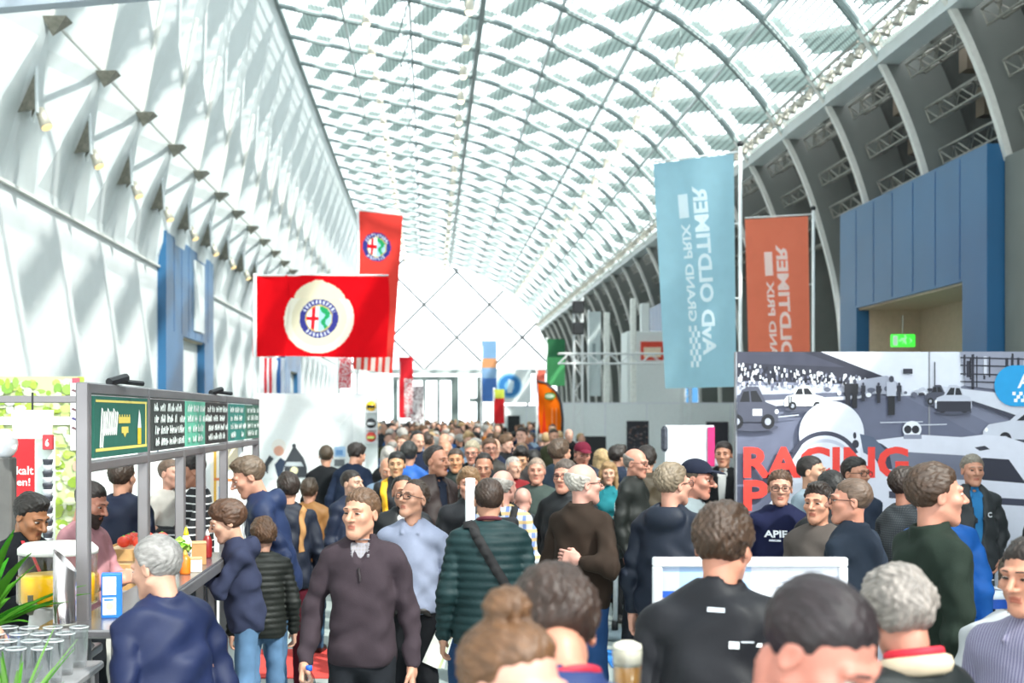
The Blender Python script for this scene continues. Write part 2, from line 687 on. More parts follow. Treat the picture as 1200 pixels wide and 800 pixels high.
for i in range(nn):
    y0, y1 = .3 + L * i / nn, .3 + L * (i + 1) / nn
    a = 1 if i % 2 else -1
    for sx in (-1, 1):
        mb.bar((sx * h, y0, a * h), (sx * h, y1, -a * h), 0.014, 4)
        mb.bar((a * h, y0, sx * h), (-a * h, y1, sx * h), 0.014, 4)
for sx in (-1, 1):
    for y in (.3, .3 + L):
        mb.bar((sx * h, y, -h), (sx * h, y, h), 0.02, 4)
tru_me = mb.mesh('lattice_truss', M_STEEL)
mb = MB()
for sx in (-.14, .14):
    mb.bar((sx, .2, 0), (sx, 3.1, 0), .022, 5)
for i in range(9):
    a_ = .14 if i % 2 else -.14
    mb.bar((a_, .2 + i * .32, 0), (-a_, .52 + i * .32, 0), .013, 4)
mb.cur = 1
for i in range(5):
    mb.bar((0, .4 + i * .6, -.02), (-.08, .4 + i * .6, -.24), .06, 8, .09)
lam_me = mb.mesh('lamp_rail', [M_STEEL, mat('flood_housing', '#b3aea2', .5, .2, vary=.3)])
mb = MB()
mb.bar((0, 0.05, 0), (0, PITCH - .05, 0), 0.07, 8)
pip_me = mb.mesh('duct_pipe', mat('pipe_grey', '#77756e', .5, .2))
mb = MB()
for i, (c0, dy) in enumerate(((0, .5), (1, 1.25), (2, 1.9))):
    mb.cur = c0
    mb.box((0, dy, .1 * i), (.25, .35, .5))
box_me = mb.mesh('service_box', [mat('box_grey', '#6f6f6a', .6), mat('box_white', '#b8bcc4', .6), mat('box_brown', '#6b5f50', .6)])
V, F = sweep(S_GUT - .2, s_at_z(6.0), 20, (0.02, 0.95), -0.04, 0.04)
web_hi = np_mesh('rib_web', V, F, M_GREY, None, False)
V, F = sweep(S_GUT - .6, s_at_z(6.0), 20, (-0.05, 0.05), -0.065, 0.065)
fla_hi = np_mesh('rib_flange', V, F, M_FLANGE, None, False)
MB().box((9.35, 17.6, 3.02), (1.0, 6.9, 6.04)).build('wall_slab', M_GREY, wr)
for k in range(-1, K1 + 1):
    cut = k in (-1, 0, 1, 2, 9, 10)
    for nm, me in (('rib_web', web_hi if cut else web_me), ('rib_flange', fla_hi if cut else fla_me)):
        o = link(nm, me, wr)
        o.location.y = RY(k)
for k in range(-2, K1):
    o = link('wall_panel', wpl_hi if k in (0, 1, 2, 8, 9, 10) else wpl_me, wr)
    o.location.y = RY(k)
    if k >= -1:
        for z in (8.0, 7.25, 6.55):
            x, zz = prof(s_at_z(z), 0.40)
            o = link('lattice_truss', tru_me, wr)
            o.location = (x, RY(k), zz)
            o.rotation_euler = (0, R(-22), 0)
        x, zz = prof(s_at_z(8.75), 0.05)
        o = link('lamp_rail', lam_me, wr)
        o.location = (x, RY(k), zz)
        x, zz = prof(s_at_z(6.0), 0.5)
        o = link('duct_pipe', pip_me, wr)
        o.location = (x, RY(k), zz)
        for z in (7.6, 6.9):
            x, zz = prof(s_at_z(z), 0.75)
            o = link('service_box', box_me, wr)
            o.location = (x, RY(k), zz)
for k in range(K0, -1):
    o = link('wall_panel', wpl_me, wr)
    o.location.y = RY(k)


# ---- blue portals
def portal(nm, X, sgn, y0, y1, zt, oy0, oy1, oz, depth, back):
    """sgn=+1: right wall (faces -X)"""
    p = empty(nm, (0, 0, 0), kind='structure')
    b = MB()
    xc = X + sgn * depth / 2
    b.box((xc, (y0 + y1) / 2, (oz + zt) / 2), (depth, y1 - y0, zt - oz))
    b.box((xc, (y0 + oy0) / 2, oz / 2), (depth, oy0 - y0, oz))
    b.box((xc, (y1 + oy1) / 2, oz / 2), (depth, y1 - oy1, oz))
    b.build('frame', M_BLUE, p)
    for i in range(1, 7):                          # thin upright joints of the cladding
        yy = y0 + (y1 - y0) * i / 7
        MB().box((X - sgn * .004, yy, (oz + zt) / 2), (.006, .008, zt - oz - .1)).build('joint', M_BLUED, p)
    xb = X + sgn * (depth - .05)
    MB().box((xb, (oy0 + oy1) / 2, oz / 2), (.06, oy1 - oy0, oz)).build('back_panel', back, p)
    MB().box((X + sgn * depth / 2, (oy0 + oy1) / 2, oz - .02), (depth - .1, oy1 - oy0, .04)).build('soffit', M_BEIGE, p)
    return p


p1 = portal('door_1', 8.60, 1, 21.12, 28.7, 6.26, 22.1, 27.6, 4.22, 1.35, M_BEIGE)
tag(p1, 'large blue portal with beige recess and green exit sign', 'portal')
for side, y, dep in ((1, 22.1, .5), (1, 27.6, .5)):
    MB().box((8.86, y + (-.03 if y < 25 else .03), 2.11), (.5, .05, 4.22)).build('jamb', M_BLUED, p1)
MB().box((9.36, 27.56, 2.1), (1.02, .03, 4.18)).build('side_liner', M_BEIGE, p1)
for i in range(26):                                # roller shutter slats at the near side of the recess
    MB().bevbox((9.86, 22.75, 0.15 + i * .16), (.04, 1.25, .15), .02).build('shutter_slat', M_BEIGE, p1)
# exit sign
es = empty('exit_sign', tuple(W(1058, 399, 24.6) + Vector((0, 0, 0))), label='lit green emergency exit sign with running figure on beige wall', cat='sign')
MB().box((0, 0, 0), (.42, .05, .22)).build('sign_box', mat('exit_green', '#2fd02f', .5, emit=1.1), es)
pr = Print()
pr.rect(-.19, -.09, -.1, .09, '#eaffea')
pr.poly([(-.02, -.07), (.02, -.02), (.04, -.07), (.06, -.06), (.04, .02), (.07, .05), (.04, .07), (.0, .04), (-.04, .05), (-.05, .02), (-.0, .0)], '#eaffea')
pr.ell(.03, .085, .018, .018, '#eaffea', 12)
pr.poly([(-.09, .0), (-.06, .03), (-.06, .01), (-.03, .01), (-.03, -.01), (-.06, -.01), (-.06, -.03)], '#eaffea')
pr.poly([(.1, .06), (.16, .0), (.1, -.06), (.13, 0)], '#eaffea')
pr.build('pictogram', lambda x, y, l: (x, -.026 - l, y), es)
MB().bar((0, 0, .1), (0, 0, .45), .012).build('hanger', M_STEEL, es)

p2 = portal('door_2', -6.40, -1, 33.0, 40.2, 6.53, 35.3, 38.6, 4.1, 1.0, M_WHITE)
tag(p2, 'blue portal on the sunlit white left wall', 'portal')
MB().box((-6.385, 37.6, 5.3), (.05, 1.5, 1.9)).build('light_panel', M_WHITE2, p2)
p3 = portal('door_3', 8.60, 1, 50.4, 56.0, 6.26, 51.2, 55.0, 4.22, 1.35, M_BEIGE)
tag(p3, 'distant blue portal on the right wall behind white stand', 'portal')
p4 = portal('door_4', -6.40, -1, 60.0, 67.2, 6.53, 62.3, 65.6, 4.1, 1.0, M_WHITE)
tag(p4, 'far blue portal on the left wall behind red flags', 'portal')

# ---- left wall: white panels, pleated plates, brackets, niches
wl = empty('wall_left', (0, 0, 0), label='tall white left wall with pleated upper plates', cat='wall', kind='structure')
lp = MB().box((-6.68, PITCH / 2, 2.83), (.14, PITCH - .015, 5.65)).mesh('wall_panel', M_WHITE)
Ak = lambda y: Vector((-5.88, y, 8.1))
Am = Vector((-6.40, PITCH / 2, 8.15))
Mk = lambda y: Vector((LM[0], y, LM[1]))
plates = []
Rk = lambda y: Vector((-4.62, y, 14.3))
Mm = Vector((LM[0] - .22, PITCH / 2, LM[1] + .1))
for pts in ((Rk(0), Rk(PITCH), Mm), (Rk(0), Mm, Mk(0)), (Rk(PITCH), Mk(PITCH), Mm), (Mk(0), Mm, Am), (Mm, Mk(PITCH), Am), (Mk(0), Am, Ak(0)), (Mk(PITCH), Ak(PITCH), Am),
            (Ak(0), Am, Vector((-6.6, PITCH / 2, 5.66)), Vector((-6.6, 0, 5.66))),
            (Am, Ak(PITCH), Vector((-6.6, PITCH, 5.66)), Vector((-6.6, PITCH / 2, 5.66)))):
    nrm = (pts[1] - pts[0]).cross(pts[2] - pts[0]).normalized()
    if nrm.x < 0: nrm = -nrm
    V = [tuple(p) for p in pts] + [tuple(p - nrm * .05) for p in pts]
    n = len(pts)
    F = [tuple(range(n)), tuple(range(2 * n - 1, n - 1, -1))] + [(i, n + i, n + (i + 1) % n, (i + 1) % n) for i in range(n)]
    plates.append(np_mesh('folded_plate', V, F, M_WHITE2, None, False))
M_BRK = mat('bracket_grey', '#8a867a', .5, .2, vary=.25)
brk = np_mesh('bracket', [(-5.95, -.2, 8.16), (-5.57, -.2, 8.16), (-5.57, .2, 8.16), (-5.95, .2, 8.16), (-5.83, 0, 7.9)],
              [(0, 1, 2, 3), (0, 4, 1), (1, 4, 2), (2, 4, 3), (3, 4, 0)], M_BRK, None, False)
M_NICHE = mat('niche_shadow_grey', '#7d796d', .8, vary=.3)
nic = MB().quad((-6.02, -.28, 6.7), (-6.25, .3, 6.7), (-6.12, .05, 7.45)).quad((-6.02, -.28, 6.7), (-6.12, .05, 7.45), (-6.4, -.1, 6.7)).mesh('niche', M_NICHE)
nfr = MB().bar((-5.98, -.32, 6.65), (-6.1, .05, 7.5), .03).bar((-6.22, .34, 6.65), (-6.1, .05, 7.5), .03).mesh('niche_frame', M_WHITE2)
rodm = MB().bar((-5.86, 0, 8.16), (-5.3, 0.0, 11.05), .05).mesh('fold_tube', M_FLANGE)
for k in range(K0, K1):
    o = link('wall_panel', lp, wl)
    o.location.y = RY(k)
    for me in plates:
        o = link('folded_plate', me, wl)
        o.location.y = RY(k)
    if k >= 0:
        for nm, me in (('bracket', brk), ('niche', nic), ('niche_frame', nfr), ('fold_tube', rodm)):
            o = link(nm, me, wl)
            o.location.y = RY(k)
MB().bar((-5.86, RY(0), 8.18), (-5.86, YEND, 8.18), .035).build('edge_tube', M_FLANGE, wl)
MB().box((-6.57, (YA + YB) / 2, 5.66), (.06, YB - YA, .05)).build('fold_trim', M_FLANGE, wl)
# spotlights clamped under the niches
M_SPOTW = mat('spot_housing', '#b9b4a6', .4, .3)
spot_me = [('housing', MB().bar((0, 0, 0), (.12, -.04, -.28), .07, 10, .10).mesh('housing', M_SPOTW, True)),
           ('lens', MB().bar((.12, -.04, -.28), (.13, -.045, -.30), .085, 10).mesh('lens', mat('spot_lens', '#e9c98a', .3, emit=.6))),
           ('yoke', MB().bar((-.15, 0, .1), (.05, -.02, -.1), .02).mesh('yoke', M_STEELD))]
for k in range(0, 12):
    r = empty('wall_spotlight', (-6.0, RY(k) - .12, 6.75), label='small warm spotlight clamped beneath a niche of the pleated white wall', cat='spotlight', group='spotlights along the white wall')
    for nm, me in spot_me:
        link(nm, me, r)
# lamp strings under the roof
pend_me = [('housing', MB().bar((0, 0, 0), (0, 0, -.3), .10, 10, .13).mesh('housing', mat('pendant_housing', '#cfc8b8', .4))),
           ('bulb', MB().ball((0, 0, -.3), .10, 10).mesh('bulb', mat('pendant_glow', '#fff0d0', .4, emit=2.5), True)),
           ('stem', MB().bar((0, 0, 0), (0, 0, .5), .02).mesh('stem', M_RIBEDGE))]
for s in (S_GUT * .20, S_GUT * .40, S_GUT * .77):
    x, z = prof(s, 0)
    for k in range(3, K1):
        r = empty('roof_lamp', (x, RY(k) + .6, z - .42), label='small warm pendant lamp hanging in a row beneath the glass vault', cat='lamp', group='lamp rows under the glass roof')
        for nm, me in pend_me:
            link(nm, me, r)

# ---- far end wall of glass with crossing cables
wb = empty('wall_back', (0, 0, 0), label='bright glazed end wall with crossing tension cables', cat='wall', kind='structure')
M_ENDG = mat_glass('end_wall_glass', '#ffffff', .05, .96)
xs = np.linspace(-6.6, 9.3, 12)


def roofz(x):
    if x < -4.6:
        return float(np.interp(x, [-6.6, -6.4, -5.4, -4.6], [5.65, 8.1, 11.05, 14.3]))
    m = PROF[:, 1] > 0.5
    return float(np.interp(x, PROF[m, 0], PROF[m, 1]))


for a, b in zip(xs[:-1], xs[1:]):
    MB().quad((a + .03, YEND, 5.3), (b - .03, YEND, 5.3), (b - .03, YEND, roofz(b)), (a + .03, YEND, roofz(a))).build('pane', M_ENDG, wb)
    MB().quad((a + .03, YEND, 0), (b - .03, YEND, 0), (b - .03, YEND, 5.2), (a + .03, YEND, 5.2)).build('pane', M_ENDG, wb)
M_CAB = mat('cable_grey', '#6d7172', .4, .2)
for i in range(-5, 8):
    for sg in (1, -1):
        cx, cz = 1.9 + i * 4.8, 7.8
        best = []
        for t in np.linspace(-14, 14, 400):
            x, z = cx + t, cz + sg * t
            if -6.5 < x < 9.2 and 5.3 < z < roofz(x):
                best.append((x, z))
        if len(best) > 8:
            MB().bar((best[0][0], YEND - .1, best[0][1]), (best[-1][0], YEND - .1, best[-1][1]), .10, 6).build('cable', M_CAB, wb)
MB().box((1.4, YEND - .1, 5.3), (16, .3, .35)).build('transom', mat('transom_grey', '#c3c8c6', .5), wb)
M_DOORF = mat('entrance_frame_grey', '#6f7a78', .5, .2)
for x, w in ((-2.6, .35), (-.5, .25), (.55, .22), (1.75, .55), (3.5, .3), (5.0, .3)):
    MB().box((x, YEND - .35, 2.45), (w, .3, 4.9)).build('mullion', M_DOORF, wb)
MB().box((-.4, YEND - .35, 4.78), (4.8, .32, .3)).build('lintel', M_DOORF, wb)
MB().box((4.4, YEND - .3, 3.2), (3.2, .25, .3)).build('lintel', M_DOORF, wb)
MB().quad((-40, YEND + 3, -.02), (40, YEND + 3, -.02), (40, YEND + 60, -.02), (-40, YEND + 60, -.02)).build('floor_outside', mat('pale_paving', '#c9c9c4', .8), None)['kind'] = 'structure'
# ------------------------------------------------------------------ figure maker: smooth distance fields -> one skin per piece
def smin(a, b, k):
    h = np.maximum(k - np.abs(a - b), 0) / k
    return np.minimum(a, b) - h * h * k * 0.25


def smax(a, b, k):
    return -smin(-a, -b, k)


def cap(P, a, b, r1, r2=None):
    a = np.asarray(a, np.float32); b = np.asarray(b, np.float32)
    r2 = r1 if r2 is None else r2
    pa = P - a
    ba = b - a
    h = np.clip(pa @ ba / max(float(ba @ ba), 1e-9), 0, 1)
    d = pa - h[:, None] * ba
    return np.sqrt((d * d).sum(1)) - (r1 + (r2 - r1) * h)


def ell(P, c, r, rx=0.0):
    q = P - np.asarray(c, np.float32)
    if rx:
        cs, sn = math.cos(rx), math.sin(rx)
        q = np.stack([q[:, 0], q[:, 1] * cs + q[:, 2] * sn, -q[:, 1] * sn + q[:, 2] * cs], 1)
    r = np.asarray(r, np.float32)
    k0 = np.sqrt(((q / r) ** 2).sum(1))
    k1 = np.sqrt(((q / (r * r)) ** 2).sum(1))
    return k0 * (k0 - 1) / np.maximum(k1, 1e-6)


def ringd(P, c, R0, r, tilt=0.0, sx=1.0):
    q = P - np.asarray(c, np.float32)
    cs, sn = math.cos(tilt), math.sin(tilt)
    y = q[:, 1] * cs + q[:, 2] * sn
    z = -q[:, 1] * sn + q[:, 2] * cs
    l = np.sqrt((q[:, 0] / sx) ** 2 + y * y) - R0
    return np.sqrt(l * l + z * z) - r


def wob(P, f, seed=0.0):
    x, y, z = P[:, 0] * f, P[:, 1] * f, P[:, 2] * f
    return (np.sin(x * 1.3 + 1.7 * np.sin(z * .7 + seed) + seed) * np.sin(z * 1.1 + 1.3 * np.sin(y * .9 + 2 * seed)) +
            .5 * np.sin(y * 2.1 + x * 1.7 + 1.1 * np.sin(z * 1.9) + 3 * seed))


EDGE = [((0, 0, 0), (1, 0, 0)), ((0, 1, 0), (1, 1, 0)), ((0, 0, 1), (1, 0, 1)), ((0, 1, 1), (1, 1, 1)),
        ((0, 0, 0), (0, 1, 0)), ((1, 0, 0), (1, 1, 0)), ((0, 0, 1), (0, 1, 1)), ((1, 0, 1), (1, 1, 1)),
        ((0, 0, 0), (0, 0, 1)), ((1, 0, 0), (1, 0, 1)), ((0, 1, 0), (0, 1, 1)), ((1, 1, 0), (1, 1, 1))]


def surfnet(fn, lo, hi, h):
    lo = np.asarray(lo, np.float32)
    n = [max(4, int(math.ceil((b - a) / h)) + 2) for a, b in zip(lo, hi)]
    ax = [lo[i] - h * .5 + h * np.arange(n[i], dtype=np.float32) for i in range(3)]
    G = np.stack(np.meshgrid(*ax, indexing='ij'), -1).reshape(-1, 3)
    f = fn(G).reshape(n).astype(np.float32)
    neg = f < 0
    c = [m - 1 for m in n]
    acc = np.zeros((*c, 3), np.float32)
    cnt = np.zeros(c, np.float32)
    sl = lambda o: tuple(slice(o[i], o[i] + c[i]) for i in range(3))
    for a, b in EDGE:
        fa, fb = f[sl(a)], f[sl(b)]
        m = (fa < 0) != (fb < 0)
        t = np.where(m, fa / np.where(m, fa - fb, 1), 0)
        for i in range(3):
            acc[..., i] += np.where(m, a[i] + t * (b[i] - a[i]), 0)
        cnt += m
    on = cnt > 0
    idx = np.full(c, -1, np.int64)
    idx[on] = np.arange(on.sum())
    ii = np.stack(np.nonzero(on), 1).astype(np.float32)
    V = lo - h * .5 + h * (ii + acc[on] / cnt[on][:, None])
    Q = []
    for d in range(3):
        u, w = (d + 1) % 3, (d + 2) % 3
        a = [slice(1, c[i]) for i in range(3)]
        a[d] = slice(0, c[d])
        b = list(a)
        b[d] = slice(1, c[d] + 1)
        na, nb = neg[tuple(a)], neg[tuple(b)]
        cr = np.stack(np.nonzero(na != nb), 1)
        if not len(cr):
            continue
        base = cr.copy()
        for i in range(3):
            if i != d: base[:, i] += 1
        fl_ = na[tuple(cr.T)]
        def at(du, dw):
            q = base.copy()
            q[:, u] -= du
            q[:, w] -= dw
            return idx[q[:, 0], q[:, 1], q[:, 2]]
        q4 = np.stack([at(1, 1), at(0, 1), at(0, 0), at(1, 0)], 1)
        q4[~fl_] = q4[~fl_][:, ::-1]
        Q.append(q4)
    return V, np.concatenate(Q) if Q else np.zeros((0, 4), np.int64)


# ---------------------------------------------------------------- heads
SKIN_N = 4                                           # slots: skin, lips, eye white, iris
def head_field(P, v):
    jw, nz, fat, fem = v['jaw'], v['nose'], v['fat'], v['fem']
    d = ell(P, (0, .020, .034), (.0765, .097, .086))
    d = smin(d, ell(P, (0, -.030, -.035), (.0570 + fat * .006, .063, .078)), .035)
    d = smin(d, cap(P, (0, -.066, -.094), (0, -.07, -.100), .022 * jw), .03)
    for s in (-1, 1):
        d = smin(d, cap(P, (s * .047 * jw, .002, -.055), (s * .018 * jw, -.062, -.098), .013 + fat * .005), .03)
        d = smin(d, ell(P, (s * .041, -.060, -.020), (.024, .024, .020)), .025)
        d = smin(d, cap(P, (s * .012, -.0885, .027), (s * .045, -.074, .026), .0105), .014)
        d = smax(d, -ell(P, (s * .0315, -.101, .006), (.0185, .0145, .0120)), .014)
        d = smin(d, ell(P, (s * .0775, .014, -.006), (.009, .019, .032), .2), .008)
        d = smax(d, -ell(P, (s * .086, .008, -.004), (.006, .010, .018), .2), .006)
    d = smin(d, cap(P, (0, -.091, .014), (0, -.1135 - .006 * nz, -.024), .0085, .0125 * nz), .012)
    for s in (-1, 1):
        d = smin(d, ell(P, (s * .0125 * nz, -.101, -.029), (.0085, .011, .0075)), .008)
    d = smin(d, ell(P, (0, -.0868, -.0560), (.0220, .0085, .0050)), .007)
    d = smin(d, ell(P, (0, -.0858, -.0668), (.0190, .0088, .0055)), .007)
    d = smax(d, -ell(P, (0, -.0970, -.0612), (.0220, .0060, .0016)), .003)
    d = smax(d, -ell(P, (0, -.097, -.0800), (.016, .007, .005)), .010)
    d = smin(d, cap(P, (0, .022, -.06), (0, .026, -.150), .051 - .008 * fem, .049 - .008 * fem), .03)
    return d


def uvball(c, r, sc=(1, 1, 1), n=12, m=8):
    V, F = [], []
    for j in range(m + 1):
        for i in range(n):
            a, b = math.pi * j / m, 2 * math.pi * i / n
            # pole points to -Y (forwards)
            V.append((c[0] + r * sc[0] * math.sin(a) * math.cos(b), c[1] - r * sc[1] * math.cos(a), c[2] + r * sc[2] * math.sin(a) * math.sin(b)))
    for j in range(m):
        for i in range(n):
            F.append((j * n + i, j * n + (i + 1) % n, (j + 1) * n + (i + 1) % n, (j + 1) * n + i))
    return np.array(V, np.float32), np.array(F), m, n


HEADS = {}


def head_lib(kind, h):
    key = (kind, h)
    if key in HEADS:
        return HEADS[key]
    v = {'a': dict(jaw=1.0, nose=1.0, fat=0, fem=0), 'b': dict(jaw=1.12, nose=1.12, fat=.8, fem=0), 'c': dict(jaw=.92, nose=.95, fat=-.3, fem=0),
         'd': dict(jaw=1.05, nose=1.25, fat=.2, fem=0), 'f': dict(jaw=.82, nose=.85, fat=-.2, fem=1), 'k': dict(jaw=.82, nose=.75, fat=.3, fem=1)}[kind]
    V, F = surfnet(lambda P: head_field(P, v), (-.095, -.135, -.235), (.095, .13, .13), h)
    ctr = V[F].mean(1)
    mi = np.zeros(len(F), int)
    lip = (np.abs(ctr[:, 0]) < .0205) & (ctr[:, 1] < -.084) & (ctr[:, 2] < -.0525) & (ctr[:, 2] > -.0715)
    mi[lip] = 1
    Vs, Fs, Ms, off = [V], [F], [mi], len(V)
    for s in (-1, 1):
        v2, f2, m, n = uvball((s * .0315, -.0795, .0055), .0135, (1.10, 1, .44), 14, 10)
        mm = np.full(len(f2), 2)
        mm[:n * 3] = 3
        Vs.append(v2); Fs.append(f2 + off); Ms.append(mm)
        off += len(v2)
    HEADS[key] = (np.concatenate(Vs), np.concatenate(Fs), np.concatenate(Ms))
    return HEADS[key]


def hair_field(P, kind, seed):
    x, y, z = P[:, 0], P[:, 1], P[:, 2]
    th = {'short': .010, 'crop': .005, 'medium': .017, 'wavy': .022, 'fringe': .007, 'recede': .010, 'long': .020, 'bun': .010, 'kid': .020, 'quiff': .013, 'side': .016}[kind]
    # hairline: an oblique face opening, sideburns, nape
    fy = {'recede': -.030, 'bun': -.062, 'kid': -.100, 'long': -.085}.get(kind, -.080)
    line = .073 - 1.02 * (y - fy)
    line = np.where(y > -.012, np.minimum(line, .0 - 2.6 * (y - .012)), line)
    if kind in ('kid', 'medium'):
        line = line - .018
    nape = -.075 if kind not in ('crop', 'kid') else -.068
    lim = np.maximum(line, nape)
    temple = .020 * np.clip((np.abs(x) - .035) / .03, 0, 1) * (y < -.02)
    tt = np.clip((z - lim - temple) / .045, .10, 1.0)
    tt = tt * tt * (3 - 2 * tt)
    d = ell(P, (0, .021, .035), (.0775, .0985, .0872)) - th * (.12 + .88 * tt) * np.where(np.abs(x) > .06, .8, 1.0)
    if kind in ('quiff', 'side', 'wavy', 'medium', 'kid'):
        d = smin(d, ell(P, (.01 if kind == 'side' else 0, -.030, .112), (.050, .045, .012 + th * .4)), .03)
    st = wob(P * np.array([1, .35, .55], np.float32), 210, seed) * (.0030 if kind != 'crop' else .0018) + wob(P, 34, seed + 2) * (.005 if kind in ('wavy', 'medium', 'kid', 'long') else .0022)
    d = d + st * (.3 + .7 * tt)
    cut = (lim + temple - z + .004 * np.sin(x * 260 + seed)) * .68
    d = smax(d, cut, .012)
    if kind == 'fringe':
        d = smax(d, (z - .045 - .25 * y) * .9, .01)
        d = smax(d, -(y + .012), .01)
    if kind == 'recede':
        d = smin(d, 1e3 + 0 * d, .001)
    if kind == 'long':
        e = ell(P, (0, .055, -.075), (.098, .060, .165)) + st
        for s in (-1, 1):
            e = smin(e, cap(P, (s * .080, .0, .02), (s * .088, -.015, -.19), .024, .030) + st, .03)
        d = smin(d, e, .03)
    if kind == 'bun':
        d = smin(d, ell(P, (0, .045, .145), (.045, .042, .038)) + st * 1.3, .010)
    # keep off the inside of the skull
    d = smax(d, -ell(P, (0, .020, .034), (.070, .090, .079)), .004)
    return d


HAIRS = {}


def hair_lib(kind, h, seed, brows, m, beard=False):
    key = (kind, h, seed, brows, m.name, beard)
    if key in HAIRS:
        return HAIRS[key]
    parts = []
    if kind != 'none':
        lo, hi = (-.13, -.15, -.27 if kind == 'long' else -.13), (.13, .16, .20)
        parts.append(surfnet(lambda P: hair_field(P, kind, seed), lo, hi, h))
    if brows:
        def bf(P):
            d = np.full(len(P), 9.0, np.float32)
            for s in (-1, 1):
                d = np.minimum(d, cap(P, (s * .014, -.0985, .0300), (s * .033, -.0925, .0318), .0034, .0032))
                d = np.minimum(d, cap(P, (s * .033, -.0925, .0318), (s * .048, -.0805, .0265), .0032, .0020))
            return d
        parts.append(surfnet(bf, (-.06, -.11, .01), (.06, -.06, .045), .0034))
    if beard:
        def bd(P):
            d = smin(ell(P, (0, -.034, -.060), (.066, .066, .062)), cap(P, (0, -.072, -.10), (0, -.074, -.118), .026), .03) + wob(P, 110, 5) * .002
            d = smax(d, (P[:, 2] + .045 - .35 * np.abs(P[:, 0]) - .0 * P[:, 1]), .006)
            d = smax(d, -(ell(P, (0, -.104, -.0615), (.024, .02, .013))), .004)
            return smax(d, P[:, 1] - .012, .006)
        parts.append(surfnet(bd, (-.09, -.13, -.15), (.09, .03, .0), h))
    V = np.concatenate([p[0] for p in parts])
    o = np.cumsum([0] + [len(p[0]) for p in parts])
    F = np.concatenate([p[1] + o[i] for i, p in enumerate(parts)])
    me = np_mesh('hair', V, F, m, None, True)
    HAIRS[key] = me
    return me


# ---------------------------------------------------------------- hands
HANDS = {}


def hand_lib(kind, h=.0042):
    if (kind, h) in HANDS:
        return HANDS[(kind, h)]
    curl = {'relax': (16, 24, 18), 'grip': (52, 62, 40), 'flat': (4, 8, 5), 'point': (30, 45, 30)}[kind]

    def fld(P):
        q = np.abs(P - np.array([0, 0, .048], np.float32)) - np.array([.030, .004, .036], np.float32)
        d = np.sqrt((np.maximum(q, 0) ** 2).sum(1)) + np.minimum(q.max(1), 0) - .0105
        d = smin(d, cap(P, (0, 0, -.03), (0, 0, .02), .026, .027), .02)
        for i, (x, l) in enumerate(((-.031, .052), (-.011, .066), (.0105, .072), (.0315, .064))):
            p = np.array([x, 0, .088])
            a = R(3 + 2 * i)
            for j, fr in enumerate((.46, .31, .23)):
                a += R(curl[j] + (3 - i) * 2)
                q2 = p + l * fr * np.array([(x * .6) * .3, math.sin(a), math.cos(a)])
                d = smin(d, cap(P, p, q2, .0092 - .0008 * j, .0086 - .0009 * j), .004)
                p = q2
        t0, t1, t2 = (.028, .006, .018), (.052, .018 if kind != 'grip' else .030, .052), (.050 if kind != 'grip' else .030, .030 if kind != 'grip' else .046, .082)
        d = smin(d, cap(P, t0, t1, .014, .011), .014)
        d = smin(d, cap(P, t1, t2, .0108, .0085), .005)
        return d
    HANDS[(kind, h)] = surfnet(fld, (-.07, -.035, -.06), (.085, .10, .20), h)
    return HANDS[(kind, h)]


# ---------------------------------------------------------------- body and clothes (reference height 1.78 m, facing -Y)
ARMS = {
    'hang': ((.065, .03, -.280), (.080, -.045, -.520)),
    'hangb': ((.06, .06, -.28), (.06, .03, -.52)),
    'bend': ((.05, .05, -.28), (-.03, -.19, -.24)),
    'low': ((.06, .04, -.285), (.0, -.17, -.42)),
    'counter': ((.05, -.10, -.25), (-.04, -.33, -.20)),
    'behind': ((.13, .13, -.23), (-.06, .185, -.19)),
    'chin': ((.02, -.17, -.20), (-.12, -.27, -.02)),
    'pocket': ((.10, .06, -.27), (.01, -.04, -.46)),
    'hold': ((.04, -.02, -.285), (-.02, -.26, -.20)),
    'reach': ((.05, -.20, -.20), (.02, -.42, -.12)),
    'chest': ((.07, .0, -.28), (-.13, -.20, -.20)),
}


def torso_field(P, g, fem=0, belly=0.0, off=0.0):
    sw = .154 - .018 * fem
    d = ell(P, (0, .008, 1.305), (.150 * g - .012 * fem, .106 * g, .195))
    d = smin(d, ell(P, (0, .0, 1.10), (.138 * g - .012 * fem, .100 * g, .18)), .09)
    d = smin(d, ell(P, (0, .008, .945), (.158 * g, .116 * g, .125)), .08)
    if belly > 0:
        d = smin(d, ell(P, (0, -.045, 1.10), (.13 + .04 * belly, .08 + .07 * belly, .16)), .08)
    if fem > 0:
        for s in (-1, 1):
            d = smin(d, ell(P, (s * .07, -.085, 1.28), (.06, .055, .06)), .05)
    d = smin(d, cap(P, (-sw, .012, 1.402), (sw, .012, 1.402), .046), .06)
    for s in (-1, 1):
        d = smin(d, cap(P, (s * .025, .022, 1.485), (s * .13, .018, 1.418), .028, .034), .04)
    return d - off


def arm_pts(spec, sg, fem=0):
    sh = np.array([sg * (.172 - .018 * fem), .012, 1.392])
    e, w = ARMS[spec] if isinstance(spec, str) else spec
    return sh, sh + np.array([sg * e[0], e[1], e[2]]), sh + np.array([sg * w[0], w[1], w[2]])


def bend_pts(V, lean):
    """lean the upper body forwards about the hips"""
    if not lean:
        return V
    t = np.clip((V[:, 2] - .84) / .24, 0, 1)
    a = R(lean) * (t * t * (3 - 2 * t))
    y, z = V[:, 1], V[:, 2] - .95
    cs, sn = np.cos(a), np.sin(a)
    return np.stack([V[:, 0], y * cs - z * sn, y * sn + z * cs + .95], 1)


def rot3(yaw, pitch, tilt=0.0):
    return np.array((Matrix.Rotation(R(yaw), 3, 'Z') @ Matrix.Rotation(R(pitch), 3, 'X') @ Matrix.Rotation(R(tilt), 3, 'Y')))


SKINS = {}


